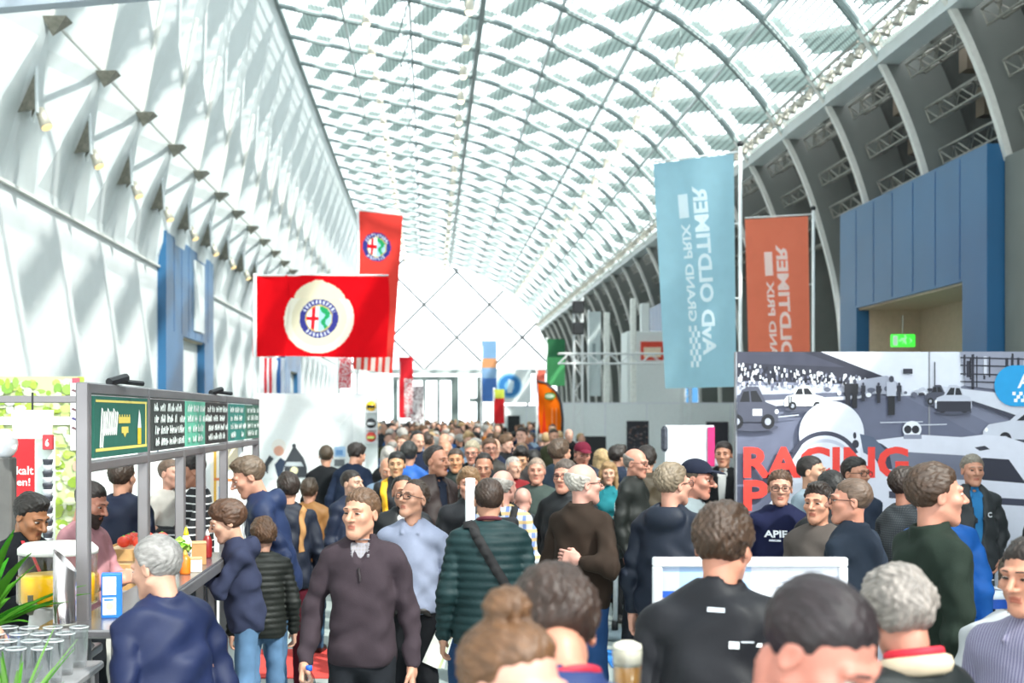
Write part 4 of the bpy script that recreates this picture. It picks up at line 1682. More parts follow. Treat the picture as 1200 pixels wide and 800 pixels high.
# --- hanging cloth banners of the car club
def banner(label, corners, Yl, Yr, cloth, ink, pole_px, pole_y, name='hanging_banner'):
    """corners: TL, TR, BR, BL in photo pixels; left edge at depth Yl, right edge at Yr"""
    tl, tr, br, bl = W(*corners[0], Yl), W(*corners[1], Yr), W(*corners[2], Yr), W(*corners[3], Yl)
    base = Vector((tr.x + .09, Yr - .02, 0))
    r = empty(name, tuple(base), label=label, cat='banner', group=None)
    nrm = (tr - tl).cross(bl - tl).normalized()
    if nrm.y > 0: nrm = -nrm

    def at(u, v, l=0.0):
        p = tl.lerp(tr, u).lerp(bl.lerp(br, u), v)
        wv = .020 * math.sin(6 * v + 3 * u) * math.sin(math.pi * min(1, u * 1.0)) + .012 * math.sin(11 * u + 2)
        return p + nrm * (l + wv) - base
    V, F = [], []
    nu, nv = 16, 40
    for j in range(nv + 1):
        for i in range(nu + 1):
            V.append(at(i / nu, j / nv))
    for j in range(nv):
        for i in range(nu):
            a = j * (nu + 1) + i
            F.append((a, a + 1, a + nu + 2, a + nu + 1))
    link('cloth', np_mesh('cloth', V, F, cloth, None, True), r)
    # lettering runs up the cloth and shows mirrored from this side
    pr = Print()
    pr.text('AvD OLDTIMER', (.47, .14), (0, 1), (1, 0), ink, .035, (.74, .18))
    pr.text('GRAND PRIX', (.29, .29), (0, 1), (1, 0), ink, .03, (.43, .12))
    for i in range(7):
        for j in range(4):
            if (i + j) % 2 == 0:
                x, y = .285 + j * .04, .09 + i * .026
                pr.rect(x, y, x + .04, y + .026, ink)
    pr.rect(.28, .745, .41, .85, ink)
    pr.build('lettering', lambda x, y, l: at(x + .11 * (1 - y), 1 - y, l), r, mat_cloth_thin('ink_' + ink[1:], None, .35), .0005, .006)
    # pole and sleeves
    top = tr - base
    MB().bar((0, 0, 0), (0, 0, top.z + .12), .028, 10).build('pole', M_POLE, r, True)
    MB().bar((.02, 0, top.z + .03), tuple(tl - base + Vector((0, 0, .03))), .014, 8).build('arm', M_POLE, r, True)
    MB().ball((0, 0, top.z + .14), .05, 10).build('finial', M_DARK, r, True)
    for t in (.3, .62, .9):
        p = at(1, t)
        MB().bar(tuple(p), (0, 0, p.z), .012, 6).build('tie', M_POLE, r)
    return r


C_BLUE = mat_cloth_thin('blue_banner_cloth', '#aedaea', .6)
C_ORG = mat_cloth_thin('orange_banner_cloth', '#ff8a6c', .6)
banner('pale blue cloth banner with mirrored white lettering on a tall pole', [(766, 192), (860, 180), (863, 453), (780, 455)], 20.9, 20.1, C_BLUE, '#f2fbff', 0, 0)
banner('orange-red cloth banner with white lettering hung behind the blue one', [(873, 257), (947, 253), (951, 520), (880, 520)], 25.9, 25.4, C_ORG, '#fff0ea', 0, 0)


# --- red flags with the round car badge
def roundel(fx, fy, cx, cy, r):
    """colour of the badge at sheet point, or None outside"""
    dx, dy = fx - cx, fy - cy
    d = math.hypot(dx, dy)
    if d > r: return None
    a = math.degrees(math.atan2(dy, dx)) % 360
    if d > r * .70:
        top = 25 < a < 155
        bot = 222 < a < 318
        return ('#d9dbe8' if int(a / 6.5) % 2 else '#3d3f8a') if (top or bot) and r * .76 < d < r * .94 else '#3d3f8a'
    if d > r * .64: return '#d7c07a'
    if dx < 0:
        if abs(dx + r * .30) < r * .09 or abs(dy) < r * .09: return '#d8232e'
        return '#eef0f2'
    s = dx - r * .32 - r * .10 * math.sin(dy / r * 9)
    if abs(s) < r * .12 or (dy > r * .25 and abs(s) < r * .2): return '#2f9d62'
    return '#a9cfe6'


def flag_sheet(r, at, nu, nv, colfn, material, name='cloth'):
    V = [at(i / nu, j / nv) for j in range(nv + 1) for i in range(nu + 1)]
    F, Cc = [], []
    for j in range(nv):
        for i in range(nu):
            a = j * (nu + 1) + i
            F.append((a, a + 1, a + nu + 2, a + nu + 1))
            Cc.append(lin(colfn((i + .5) / nu, (j + .5) / nv)))
    return link(name, np_mesh(name, V, F, material, None, True, Cc), r)


FCLOTH = mat_cloth_thin('flag_cloth', None, .35)
Yf = 22.0
p0, p1, p3 = W(297, 323, Yf), W(455, 322, Yf), W(297, 418, Yf)
fr_ = empty('badge_flag', (p0.x, Yf, 0), label='wide red flag with cream shield and round car badge', cat='flag')
wF, hF = p1.x - p0.x, p0.z - p3.z


def big_col(u, v):
    x, y = u * 1.66, 1 - v                          # sheet 1.66 x 1
    cx, cy = .80, .47
    b = roundel(x, y, cx, cy, .24)
    if b: return b
    dx, dy = x - cx, y - cy
    if math.hypot(dx, dy) < .43 and dy < .25: return '#e8dcc0' if math.hypot(dx, dy) < .34 else '#efe6d4'
    if math.hypot(dx, dy - .10) < .36 and dy > .1 and abs(dx) < .33 - .35 * max(0, dy - .22): return '#efe0c4'
    if math.hypot(dx, dy - .36) < .12: return '#efe0c4'
    return '#e3141e'


flag_sheet(fr_, lambda u, v: (u * wF + .02 * math.sin(5 * v), .05 * math.sin(7 * u + 1.5 * v) * (1 - .6 * math.exp(-((u - .48) / .3) ** 2)) + .03 * math.sin(16 * u) * (u < .25), p0.z - v * hF + .012 * math.sin(6 * u)), 150, 92, big_col, FCLOTH)
MB().bar((.02, .03, 0), (.02, .03, p0.z + .04), .03, 10).build('pole', M_POLE, fr_, True)
MB().bar((.02, .03, p0.z + .01), (wF, .03, p0.z + .01), .016, 8).build('arm', M_POLE, fr_, True)

Yf2 = 26.0
q0, q1, q2 = W(421, 247, Yf2), W(472, 253, Yf2), W(414, 432, Yf2)
fr2 = empty('badge_flag', (q0.x, Yf2, 0), label='tall narrow red banner with round car badge rising behind the wide flag', cat='flag')
w2, h2 = q1.x - q0.x, q0.z - q2.z


def tall_col(u, v):
    x, y = u, (1 - v) * (h2 / w2)
    b = roundel(x, y, .44, h2 / w2 - .78, .33)
    if b: return b
    if v > .90: return '#f0d8d0' if int(u * 11) % 2 else '#e8473f'
    return '#e8473f'


flag_sheet(fr2, lambda u, v: (u * w2 - v * .12 - u * v * .08, .03 * math.sin(6 * v + 3 * u), q0.z - v * h2 - u * .09), 36, 128, tall_col, FCLOTH)
MB().bar((-.06, .03, 0), (-.02, .03, q0.z + .05), .03, 10).build('pole', M_POLE, fr2, True)
MB().bar((-.02, .03, q0.z + .03), (w2, .03, q0.z - .07), .016, 8).build('arm', M_POLE, fr2, True)


def small_flag(label, px0, px1, py0, py1, Y, colfn, wave=.03, name='narrow_flag', pole_side=0, py_floor=True):
    a, b = W(px0, py0, Y), W(px1, py1, Y)
    r = empty(name, (a.x, Y, 0), label=label, cat='flag')
    w, h = b.x - a.x, a.z - b.z
    flag_sheet(r, lambda u, v: (u * w, wave * math.sin(7 * v + 4 * u), a.z - v * h), 14, max(10, int(14 * h / w)), colfn, FCLOTH)
    MB().bar((w * pole_side, .05, 0), (w * pole_side, .05, a.z + .05), .035, 8).build('pole', M_POLE, r, True)
    return r


rs = random.Random(3)
small_flag('distant red and white flag in front of the glass doors', 468, 484, 418, 490, 46, lambda u, v: '#e2303a' if (v < .35 or u < .35) else ('#f0e4e4' if rs.random() < .6 else '#d0505a'))
small_flag('white flag speckled with dark print beside the red and white flag', 481, 496, 452, 494, 47, lambda u, v: '#efe9ea' if rs.random() < .7 else '#7d5a62', pole_side=1)
small_flag('red and white striped cloth hung below the wide red flag', 306, 322, 419, 462, 30, lambda u, v: '#d8424c' if int(u * 5) % 2 else '#f2eef0')
small_flag('blue and white striped cloth hung below the wide red flag', 324, 334, 419, 462, 30.5, lambda u, v: '#4d79b8' if u < .5 else '#dfe6f2')
small_flag('pink-red lettered cloth hung near the tall red banner', 397, 412, 419, 455, 31, lambda u, v: '#e2606a' if rs.random() < .6 else '#f6e2e4')
small_flag('blue, orange and white flag standing above the far crowd', 565, 582, 399, 470, 44, lambda u, v: '#8fb6dd' if v < .3 else ('#f0a878' if v < .45 else ('#9cc0e6' if v < .62 else '#5c86cc')))
small_flag('red pennant below the blue and orange flag', 579, 591, 456, 496, 43, lambda u, v: '#e8363c' if v > .25 else '#d8e05a')
small_flag('tall dark green cloth banner beside the lattice mast', 641, 662, 397, 452, 46, lambda u, v: '#3d7350' if v < .4 else '#64b878')
small_flag('tall pale grey cloth banner on the right wall', 690, 704, 365, 464, 42, lambda u, v: '#c3cccc' if not (.25 < u < .6 and .38 < v < .55) else '#8f9a9c')

# orange feather flag
Yo = 36.0
r = empty('feather_flag', tuple(W(644, 500, Yo).xy) + (0,), label='orange feather flag with green oval badge beside the white stand', cat='flag')
pts = [(630, 447), (640, 450), (650, 459), (656, 472), (658, 490), (657, 516), (634, 516), (631, 490)]
bx = r.location.x
pr = Print()
pr.poly(pts, '#f07018')
pr.poly([(630, 447), (636, 449), (641, 516), (634, 516), (631, 490)], '#ee4a2a')
pr.ell(644, 464, 7, 4.5, '#5f9a4a', 18)
pr.ell(644, 464, 5, 2.6, '#dfe8d0', 14)
for x in (646, 651):
    pr.rect(x, 478, x + 1.6, 505, '#f6a060')
pr.build('cloth', lambda x, y, l: (W(x, y, Yo).x - bx, -l + .04 * math.sin(x * .25), W(x, y, Yo).z), r, mat_cloth_thin('feather_cloth', None, .35), .004)
P = [W(x, y, Yo) for x, y in ((630, 446.5), (641, 449), (651, 458), (657.5, 472), (659.5, 490), (659, 516))]
P = [p - Vector((bx, Yo, 0)) for p in P]
P.append(Vector((P[-1].x, 0, 0)))
MB().tube([tuple(p) for p in P], .03, 6).build('pole', M_DARK, r)
small_flag('red feather flag tip beside the orange one', 629, 639, 434, 449, 39, lambda u, v: '#ee7a68')

# --- round blue sign on a white board, far away
Ys = 60.0
c = W(597, 452, Ys)
r = empty('round_sign_board', (c.x, Ys, 0), label='white board with round blue ring sign above the far stands', cat='sign')
MB().box((.1, 0, c.z), (1.7, .1, 1.5)).build('board', M_PANEL, r)
pr = Print().ell(0, 0, .55, .55, '#7fb8dc', 30).ring(0, 0, .22, .46, '#2c78b8', 30).poly([(-.1, -.3), (.1, -.3), (.2, .2), (-.05, .3)], '#d6e8f4')
pr.build('sign_print', lambda x, y, l: (x, -.06 - l, c.z + y), r, None, .004)
for x in (-.6, .8):
    MB().bar((x, 0.03, 0), (x, .03, c.z), .05, 8).build('leg', M_STEELD, r)


# --- stand walls of white panels
def stand_wall(label, Y, px0, px1, ztop, n, name='stand_wall'):
    a, b = W(px0, 487, Y), W(px1, 487, Y)
    r = empty(name, (a.x, Y, 0), label=label, cat='partition')
    w = (b.x - a.x) / n
    for i in range(n):
        MB().box(((i + .5) * w, 0, ztop / 2), (w - .03, .04, ztop - .02)).build('panel', M_PANEL, r)
    for i in range(n + 1):
        MB().bevbox((i * w, 0, ztop / 2), (.04, .06, ztop), .008).build('profile', M_ALU, r)
    MB().box((n * w / 2, 0, ztop), (n * w, .06, .04)).build('top_rail', M_ALU, r)
    return r


sw1 = stand_wall('white panel stand wall behind the two men in suits', 25.0, 300, 428, 2.44, 2)
sw2 = stand_wall('long white panel stand wall right of the orange flag', 40.0, 660, 905, 2.42, 5)
sw3 = stand_wall('white stand wall far down the aisle with a black doorway', 56.0, 584, 650, 2.45, 2)
# cartoon figure and bell shape printed on the left stand wall, plus a painted shadow
x_ = lambda p: W(p, 0, 25).x - sw1.location.x
z_ = lambda p: W(0, p, 25).z
pr = Print()
pr.poly([(300, 462), (428, 462), (428, 560), (300, 560)], '#eff1f1')
pr.poly([(398, 500), (414, 482), (414, 560), (398, 560)], '#dfe2e3')  # diagonal shadow on the panel, painted as a slightly greyer patch
pr.poly([(324, 553), (322, 544), (329, 536), (335, 540), (331, 556), (334, 562), (327, 562)], '#24354e')
pr.ell(327, 523, 8.5, 9, '#ece6df', 22)
pr.ell(327, 528, 6, 6, '#e0a58e', 18)
pr.poly([(311, 552), (310, 543), (316, 533), (321, 537), (315, 545), (314, 555)], '#2b3138')
pr.poly([(333, 560), (334, 541), (345, 521), (356, 536), (360, 548), (360, 559)], '#30343a')
pr.poly([(336, 541), (353, 541), (356, 546), (334, 546)], '#aeb5ba')
pr.ell(345, 551, 4.5, 4.5, '#e6ddb0', 16)
pr.ell(345, 522, 2.5, 2.5, '#30343a', 12)
pr.rect(392, 523, 405, 535, '#a8c8e8').rect(392, 538, 404, 546, '#6a6e72').rect(394, 527, 402, 533, '#6a9ad0')
pr.build('wall_print', lambda x, y, l: (x_(x), -.032 - l, z_(y)), sw1, None, .0015)
pr = Print()
x2 = lambda p: W(p, 0, 40).x - sw2.location.x
z2 = lambda p: W(0, p, 40).z
pr.rect(675, 511, 710, 545, '#121316')
pr.rect(734, 493, 760, 530, '#2e2c33')
for i in range(70):
    x, y = rr.uniform(735, 757), rr.uniform(497, 526)
    pr.rect(x, y, x + rr.uniform(1, 3), y + rr.uniform(.7, 1.6), rr.choice(['#6e6468', '#8a7a78', '#4a4a55', '#1e1e24', '#7d5a50']))
pr.rect(826, 494, 852, 530, '#35343c')
pr.build('wall_print', lambda x, y, l: (x2(x), -.034 - l, z2(y)), sw2, None, .002)
x3 = lambda p: W(p, 0, 56).x - sw3.location.x
MB().box((x3(602), -.05, 1.0), (W(608, 0, 56).x - W(594, 0, 56).x, .06, 2.1)).build('doorway', M_DARK, sw3)

# poster easel in the middle distance (white board with magenta edge and dark rounded tab)
Ye = 14.0
a = W(779, 498, Ye); b = W(836, 620, Ye)
r = empty('white_display_board', ((a.x + b.x) / 2, Ye, 0), label='white display board with magenta edge behind the man in the navy cap', cat='board')
hw = (b.x - a.x) / 2
MB().box((0, 0, (a.z + .4) / 2), (2 * hw, .05, a.z - .4)).build('board', mat('display_white', '#dfe3ea', .5, vary=.02), r)
MB().box((hw - .03, -.03, a.z - .22), (.07, .03, .4)).build('edge_ribbon', mat('magenta_ribbon', '#d22a72', .6), r)
MB().bevbox((-hw - .01, -.04, a.z - .14), (.07, .06, .26), .03).build('side_tab', mat('tab_dark', '#4a4d58', .6, vary=.4, nscale=40), r)
for s in (-1, 1):
    MB().bar((s * hw * .8, .03, 0), (s * hw * .8, .03, .6), .02, 8).build('leg', M_STEEL, r)
pr = Print().rect(.1, 1.35, .28, 1.5, '#b5bcc8').rect(.12, 1.0, .22, 1.12, '#5a6a6a').rect(.05, 1.55, .3, 1.6, '#c4cad4')
pr.build('board_print', lambda x, y, l: (x, -.027 - l, y), r, None, .001)

# --- white box building with red sign, lattice mast, truss beam
Yb = 48.0
a, b = W(735, 388, Yb), W(784, 487, Yb)
r = empty('exhibit_booth', (a.x, Yb, 0), label='tall white booth tower with small red framed sign on its front', cat='booth')
wbx = b.x - a.x + .6
MB().bevbox((wbx / 2, .8, a.z / 2), (wbx, 1.6, a.z), .03).build('body', M_PANEL, r)
sx0, sz = W(752, 0, Yb).x - a.x, W(0, 411, Yb).z
MB().box((sx0 + .36, -.03, sz), (.8, .05, .65)).build('sign_frame', mat('sign_red', '#e24a35', .5), r)
MB().box((sx0 + .36, -.06, sz - .05), (.6, .03, .35)).build('sign_face', mat('sign_cream', '#f4dcc0', .5), r)
for i in range(2):
    MB().bevbox((W(757, 0, Yb).x - a.x, .3, a.z + .5), (.30, .3, 1.0), .02).build('pylon', M_PANEL, r) if i == 0 else None
for px, y0 in ((711, 366), (742, 350)):
    p = W(px, y0, 47)
    rr_ = empty('white_pillar_lamp', (p.x, 47, 0), label='slim white glowing pillar rising beside the booth tower' if px > 720 else 'slim white glowing pillar next to the grey cloth banner', cat='pillar')
    MB().bevbox((0, 0, p.z / 2), (.2, .2, p.z), .03).build('column', mat('pillar_white', '#f2f2ec', .5), rr_)
    MB().box((0, 0, .03), (.4, .4, .06)).build('foot', M_STEEL, rr_)
Yt = 38.5
a, b = W(655, 414, Yt), W(800, 414, Yt)
r = empty('truss_beam', (a.x, Yt, 0), label='white lattice truss gantry spanning above the white stand wall', cat='truss')
zt_ = a.z
Lb = b.x - a.x
mb = MB()
for z in (zt_, zt_ - .28):
    for y in (0, .28):
        mb.bar((0, y, z), (Lb, y, z), .025, 6)
for i in range(12):
    x0_, x1_ = Lb * i / 12, Lb * (i + 1) / 12
    mb.bar((x0_, 0, zt_ if i % 2 else zt_ - .28), (x1_, 0, zt_ - .28 if i % 2 else zt_), .014, 5)
    mb.bar((x0_, .28, zt_ if i % 2 else zt_ - .28), (x1_, .28, zt_ - .28 if i % 2 else zt_), .014, 5)
mb.build('beam', M_POLE, r)
for xx in (W(673, 0, Yt).x - a.x, Lb):
    m2 = MB()
    for dx in (0, .24):
        for dy in (0, .28):
            m2.bar((xx + dx, dy, 0), (xx + dx, dy, zt_ + (1.6 if xx < 2 else 0)), .024, 6)
    for i in range(14):
        z0_, z1_ = (zt_ + (1.6 if xx < 2 else 0)) * i / 14, (zt_ + (1.6 if xx < 2 else 0)) * (i + 1) / 14
        m2.bar((xx if i % 2 else xx + .24, 0, z0_), (xx + .24 if i % 2 else xx, 0, z1_), .014, 5)
    m2.build('upright', M_POLE, r)
for z in (zt_ + 1.3, zt_ + .7):
    MB().bevbox((W(673, 0, Yt).x - a.x + .1, -.08, z), (.32, .14, .34), .02).build('loudspeaker', M_DARK, r)

# slim display tower with helmets at the aisle edge
Yd = 24.0
a = W(427, 462, Yd)
r = empty('helmet_display_tower', (a.x + .1, Yd, 0), label='slim white display tower with stacked helmets at the aisle edge', cat='display')
MB().bevbox((.02, .12, a.z / 2), (.22, .2, a.z), .01).build('tower', M_PANEL, r)
for i, (z, c1, c2) in enumerate(((2.22, '#f2c21a', '#23242a'), (1.92, '#2a2b30', '#d8dadd'), (1.68, '#e24a3a', '#cfe07a'))):
    MB().box((.02, -.06, z - .1), (.24, .22, .02)).build('shelf', M_ALU, r)
    mb = MB()
    mb.ball((.02, -.06, z), .09, 12, (1, 1.1, 1))
    mb.cur = 1
    mb.box((.02, -.145, z - .01), (.13, .04, .05))
    mb.build('helmet', [mat('helmet_%d' % i, c1, .3), mat('visor_%d' % i, c2, .2)], r, True)

# --- white framed info board on the floor in front
Yi = 4.6
a, b = W(765, 653, Yi), W(992, 653, Yi)
r = empty('info_board', (a.x, Yi, 0), label='silver framed info board with orange and blue print behind the black jacket', cat='board')
wI, zI, z0I = b.x - a.x, a.z, .55
fw = .03
for (cx, cz, w, h) in ((wI / 2, zI - fw / 2, wI, fw), (wI / 2, z0I + fw / 2, wI, fw)):
    MB().bevbox((cx, 0, cz), (w, .04, h), .004).build('frame_rail', M_ALU, r)
for cx in (fw / 2, wI - fw / 2):
    MB().bevbox((cx, 0, (zI + z0I) / 2), (fw, .038, zI - z0I - 2 * fw), .004).build('frame_rail', M_ALU, r)
MB().box((wI / 2, .01, (zI + z0I) / 2), (wI - fw, .02, zI - z0I - fw)).build('board', M_PANEL, r)
pr = Print()
pr.rect(772, 660, 986, 1000, '#e9ecf4')
pr.rect(775, 663, 880, 692, '#a9c9ee').rect(775, 663, 796, 692, '#c3d8f2')
pr.rect(775, 692, 880, 700, '#2c5fc0').rect(775, 701, 880, 755, '#f58a34').rect(775, 755, 880, 760, '#f6dcc0')
pr.rect(775, 760, 880, 900, '#5c9fe4')
pr.text('Te', (800, 725), (1, 0), (0, -1), '#fbe4d2', .02, (20, 12))
pr.text('Al', (800, 744), (1, 0), (0, -1), '#fbe4d2', .02, (17, 11))
for y in (770, 779):
    pr.rect(799, y, 840, y + 4, '#b8d8f4')
pr.rect(797, 787, 850, 792, '#f08a5a')
for y in (674, 679, 685):
    pr.rect(900, y, 984, y + 2, '#cfd4e0')
pr.build('board_print', lambda x, y, l: (W(x, y, Yi).x - a.x, -.002 - l, max(W(x, y, Yi).z, z0I + fw)), r, None, .0004)
for s in (.1, wI - .1):
    MB().bar((s, 0, 0), (s, 0, z0I + .02), .018, 8).build('leg', M_ALU, r)
    MB().bevbox((s, 0, .012), (.06, .42, .024), .006).build('foot', M_ALU, r)

# white upright sign edge in the aisle crowd
Yw = 8.7
a = W(551, 560, Yw)
r = empty('white_upright_sign', (a.x, Yw, 0), label='narrow white upright sign board carried among the men in the aisle', cat='sign')
MB().bevbox((0, 0, a.z / 2 + .02), (.062, .03, a.z - .04), .006).build('board', mat('sign_white', '#f0f2f4', .5, vary=.01), r)
MB().bevbox((0, 0, .02), (.3, .3, .04), .01).build('foot', M_STEEL, r)

# floor stand with pale pole and heavy foot
Yg = 12.6
f0 = W(727, 0, Yg)
r = empty('sign_stand', (f0.x, Yg, 0), label='pale pole stand with broad grey foot on the floor', cat='stand')
MB().lathe([(.22, 0), (.23, .03), (.20, .06), (.05, .075)], n=24).build('foot', mat('stand_foot', '#8a9aa2', .5), r, True)
MB().bar((-.05, 0, .05), (-.03, 0, 1.25), .022, 10).build('pole', M_POLE, r, True)
MB().bar((-.052, 0, .05), (-.05, 0, .16), .03, 10).build('collar', M_DARK, r, True)

# carpets on the hall floor
o = MB().bevbox((.0, 0, .006), (.9, 1.3, .012), .004).build('carpet', mat('red_carpet', '#d8433c', .95, vary=.06, bump=.5, bscale=400), None)
o.location = (W(362, 0, 11.6).x, 11.3, 0)
tag(o, 'red carpet runner on the floor beside the food stand', 'carpet')
o = MB().bevbox((0, 0, .006), (.55, .8, .012), .004).build('carpet', mat('blue_mat', '#2f83d8', .9, vary=.05), None)
o.location = (W(748, 0, 11.5).x, 11.5, 0)
tag(o, 'bright blue mat lying before the pole stand', 'mat')

# --- small bar table by the poster with a red cup
Yk = 8.9
c = W(1150, 690, Yk)
r = empty('bar_table', (c.x, Yk, 0), label='small bar table with blue edge in front of the racing poster', cat='table')
MB().lathe([(.20, c.z - .05), (.215, c.z - .04), (.215, c.z)], n=24).build('table_top', mat('table_white', '#dfe4ea', .4), r, True)
MB().lathe([(.217, c.z - .10), (.222, c.z - .04)], n=24, cap=False).build('edge_band', mat('band_blue', '#1f52b0', .5), r, True)
MB().bar((0, 0, .03), (0, 0, c.z - .05), .03, 10).build('column', M_STEELD, r, True)
MB().lathe([(.2, 0), (.2, .02), (.04, .05)], n=24).build('foot', M_STEELD, r, True)


def cup(label, loc, h, r0, r1, colr, band=None, group=None):
    e = empty('paper_cup', loc, label=label, cat='cup', group=group)
    MB().lathe([(r0, 0), (r1, h), (r1 - .003, h), (r0 - .003, .004)], n=18).build('cup_wall', mat('cup_' + colr[1:], colr, .5), e, True)
    MB().lathe([(r1 + .002, h - .006), (r1 + .003, h - .001), (r1 - .002, h)], n=18, cap=False).build('rim', M_ALU, e, True)
    return e


cup('red paper cup standing on the small bar table', (c.x - .03, Yk - .02, c.z), .075, .028, .038, '#d62a33')
cup('dark drink tumbler on the small bar table beside the red cup', (c.x + .07, Yk + .04, c.z), .06, .022, .026, '#3a3d3a')
t = empty('plate', (c.x + .13, Yk - .05, c.z), label='pale plate with bread on the small bar table', cat='plate')
MB().lathe([(.05, 0), (.07, .012), (.066, .014)], n=20).build('dish', M_ALU, t, True)
MB().ball((0, 0, .022), .04, 10, (1.2, .8, .4)).build('bread', mat('bread', '#b98a4a', .8), t, True)
# ------------------------------------------------------------------ food stand on the left
SX = -1.45
st = empty('food_stand_frame', (SX, 5.7, 0), label='grey steel frame of the food stand with serving ledge', cat='stall frame')
posts = [5.7, 6.9, 7.9, 8.6, 9.55, 11.3]
for i, y in enumerate(posts):
    zt2 = 2.19 if i != 2 and i != 3 else 1.86
    MB().bevbox((0, y - 5.7, zt2 / 2), (.055, .055, zt2), .006).build('post', M_POST, st)
MB().bevbox((0, (11.3 - 5.7) / 2, 2.165), (.05, 5.6, .05), .006).build('top_beam', M_POST, st)
MB().bevbox((0, (11.3 - 5.7) / 2, 1.835), (.05, 5.6, .045), .006).build('lower_beam', M_POST, st)
MB().bevbox((-1.3, 3.85, 2.165), (2.6, .05, .05), .006).build('top_beam', M_POST, st)
MB().bevbox((.09, 1.25, 1.185), (.24, 3.1, .035), .008).build('serving_ledge', mat('ledge_steel', '#8f8a8c', .25, .7, vary=.05), st)
MB().bevbox((-.08, -.11, 1.185), (.10, .38, .035), .006).build('ledge_end', mat('ledge_steel', '#8f8a8c', .25, .7, vary=.05), st)
MB().bevbox((.205, 1.25, 1.16), (.02, 3.1, .06), .006).build('ledge_lip', M_POST, st)
MB().bevbox((.04, 1.25, .62), (.30, 3.0, .03), .006).build('under_shelf', M_POST, st)
for y in (.1, 2.6):
    MB().bevbox((.12, y, .6), (.05, .05, 1.2), .006).build('leg', M_POST, st)
for y0 in (6.15, 9.0):
    MB().bar((0, y0 - 5.7, 2.2), (.05, y0 - 5.58, 2.225), .02, 8).bar((.0, y0 - 5.6, 2.21), (.1, y0 - 5.45, 2.20), .012, 6).build('clip_lamp', M_DARK, st)


def board(label, y0, y1, z0, z1, colr, kind, frame=True):
    r = empty('menu_board', (SX + .02, y0, z0), label=label, cat='menu board')
    L_, h_ = y1 - y0, z1 - z0
    MB().box((0, L_ / 2, h_ / 2), (.02, L_, h_)).build('board', mat('board_' + colr[1:], colr, .7, vary=.06), r)
    pr = Print()
    rq = random.Random(int(y0 * 100))
    if kind == 'sign':
        pr.rect(.02, h_ * .90, L_ - .02, h_ * .94, '#e0cd6a').rect(.02, h_ * .10, L_ - .02, h_ * .15, '#e0cd6a')
        pr.rect(L_ - .06, h_ * .12, L_ - .03, h_ * .92, '#e0cd6a')
        for i in range(9):                          # brushed white script
            x = .10 + i * .036
            top = h_ * (.80 - .06 * abs(math.sin(i * 2.1)))
            bot = h_ * (.36 if i not in (0, 1) else .16)
            pr.line(x, bot, x + .035, top, .026, '#f2f2ec')
        pr.line(.13, h_ * .42, .40, h_ * .46, .014, '#f2f2ec')
        pr.rect(.44, h_ * .55, .68, h_ * .66, '#d9c35a').rect(.50, h_ * .38, .64, h_ * .49, '#d9c35a')
        for i in range(5):
            pr.rect(.45 + i * .05, h_ * .66, .47 + i * .05, h_ * .70, '#d9c35a')
        pr.poly([(.53, h_ * .38), (.60, h_ * .38), (.565, h_ * .30)], '#d9c35a')
        pr.rect(.84, h_ * .16, .92, h_ * .46, '#e6c030')
        pr.poly([(.84, h_ * .46), (.92, h_ * .46), (.90, h_ * .70), (.87, h_ * .80)], '#e8eaea')
    else:
        rows = 4
        for j in range(rows):
            x = .05
            while x < L_ - .1:
                w = rq.uniform(.08, .22)
                if rq.random() < .85:
                    zz = h_ * (.84 - .225 * j)
                    n = max(2, int(w / .03))
                    for q in range(n):
                        xa = x + w * q / n
                        pr.line(xa, zz - h_ * .07, xa + rq.uniform(-.01, .03), zz + h_ * rq.uniform(.03, .10), .020, '#dfe6e2')
                        if rq.random() < .5:
                            pr.line(xa, zz, xa + w / n, zz + h_ * rq.uniform(-.05, .05), .014, '#dfe6e2')
                x += w + rq.uniform(.03, .07)
    tag(pr.build('writing', lambda x, y, l: (.011 + l, x, y), r, None, .00008), kind='stuff')
    return r


board('green stand sign with white script and gold bars', 5.76, 6.84, 1.87, 2.135, '#1d5c4e', 'sign')
board('black chalk menu board with dense white writing beside the green sign', 6.96, 7.88, 1.87, 2.135, '#3a3d3b', 'chalk')
board('mint green menu board with faint white writing', 7.92, 8.58, 1.87, 2.135, '#5fae94', 'chalk')
board('near-black chalk menu board beside the mint one', 8.64, 9.50, 1.87, 2.135, '#2f2b2a', 'chalk')
board('teal menu board beyond the near-black chalk board', 9.62, 10.4, 1.87, 2.135, '#2f7c72', 'plain')
board('dark green menu board at the far end of the frame', 10.5, 11.25, 1.87, 2.135, '#3f6a5a', 'plain')

# inner worktop and back wall
wk = empty('stand_counter', (-1.82, 6.02, 0), label='steel worktop counter under the juice dispenser', cat='counter')
MB().bevbox((0, 0, .98), (.60, .62, .04), .008).build('worktop', mat('worktop_steel', '#aaa7a6', .3, .6), wk)
MB().bevbox((-.01, 0, .48), (.54, .56, .96), .01).build('cabinet', mat('cabinet_white', '#c9c6c0', .6), wk)
MB().bar((-.1, -.295, .75), (.1, -.295, .75), .012, 6).build('handle', M_STEEL, wk)
wk2 = empty('stand_counter', (-1.80, 8.55, 0), label='small steel counter under the tomato crate', cat='counter')
MB().bevbox((0, 0, .98), (.42, .70, .04), .008).build('worktop', mat('worktop_steel', '#aaa7a6', .3, .6), wk2)
MB().bevbox((0, 0, .48), (.36, .64, .96), .01).build('cabinet', mat('cabinet_white', '#c9c6c0', .6), wk2)
MB().bar((-.1, -.335, .75), (.1, -.335, .75), .012, 6).build('handle', M_STEEL, wk2)
bw = empty('stand_back_wall', (-3.9, 11.6, 0), label='white back wall of the food stand with orange striped posters', cat='partition')
for i in range(3):
    MB().box((.35 + i * .82, 0, 1.1), (.80, .04, 2.2)).build('panel', M_PANEL, bw)
xw = lambda p: W(p, 0, 11.55).x + 3.9
zw = lambda p: W(0, p, 11.55).z
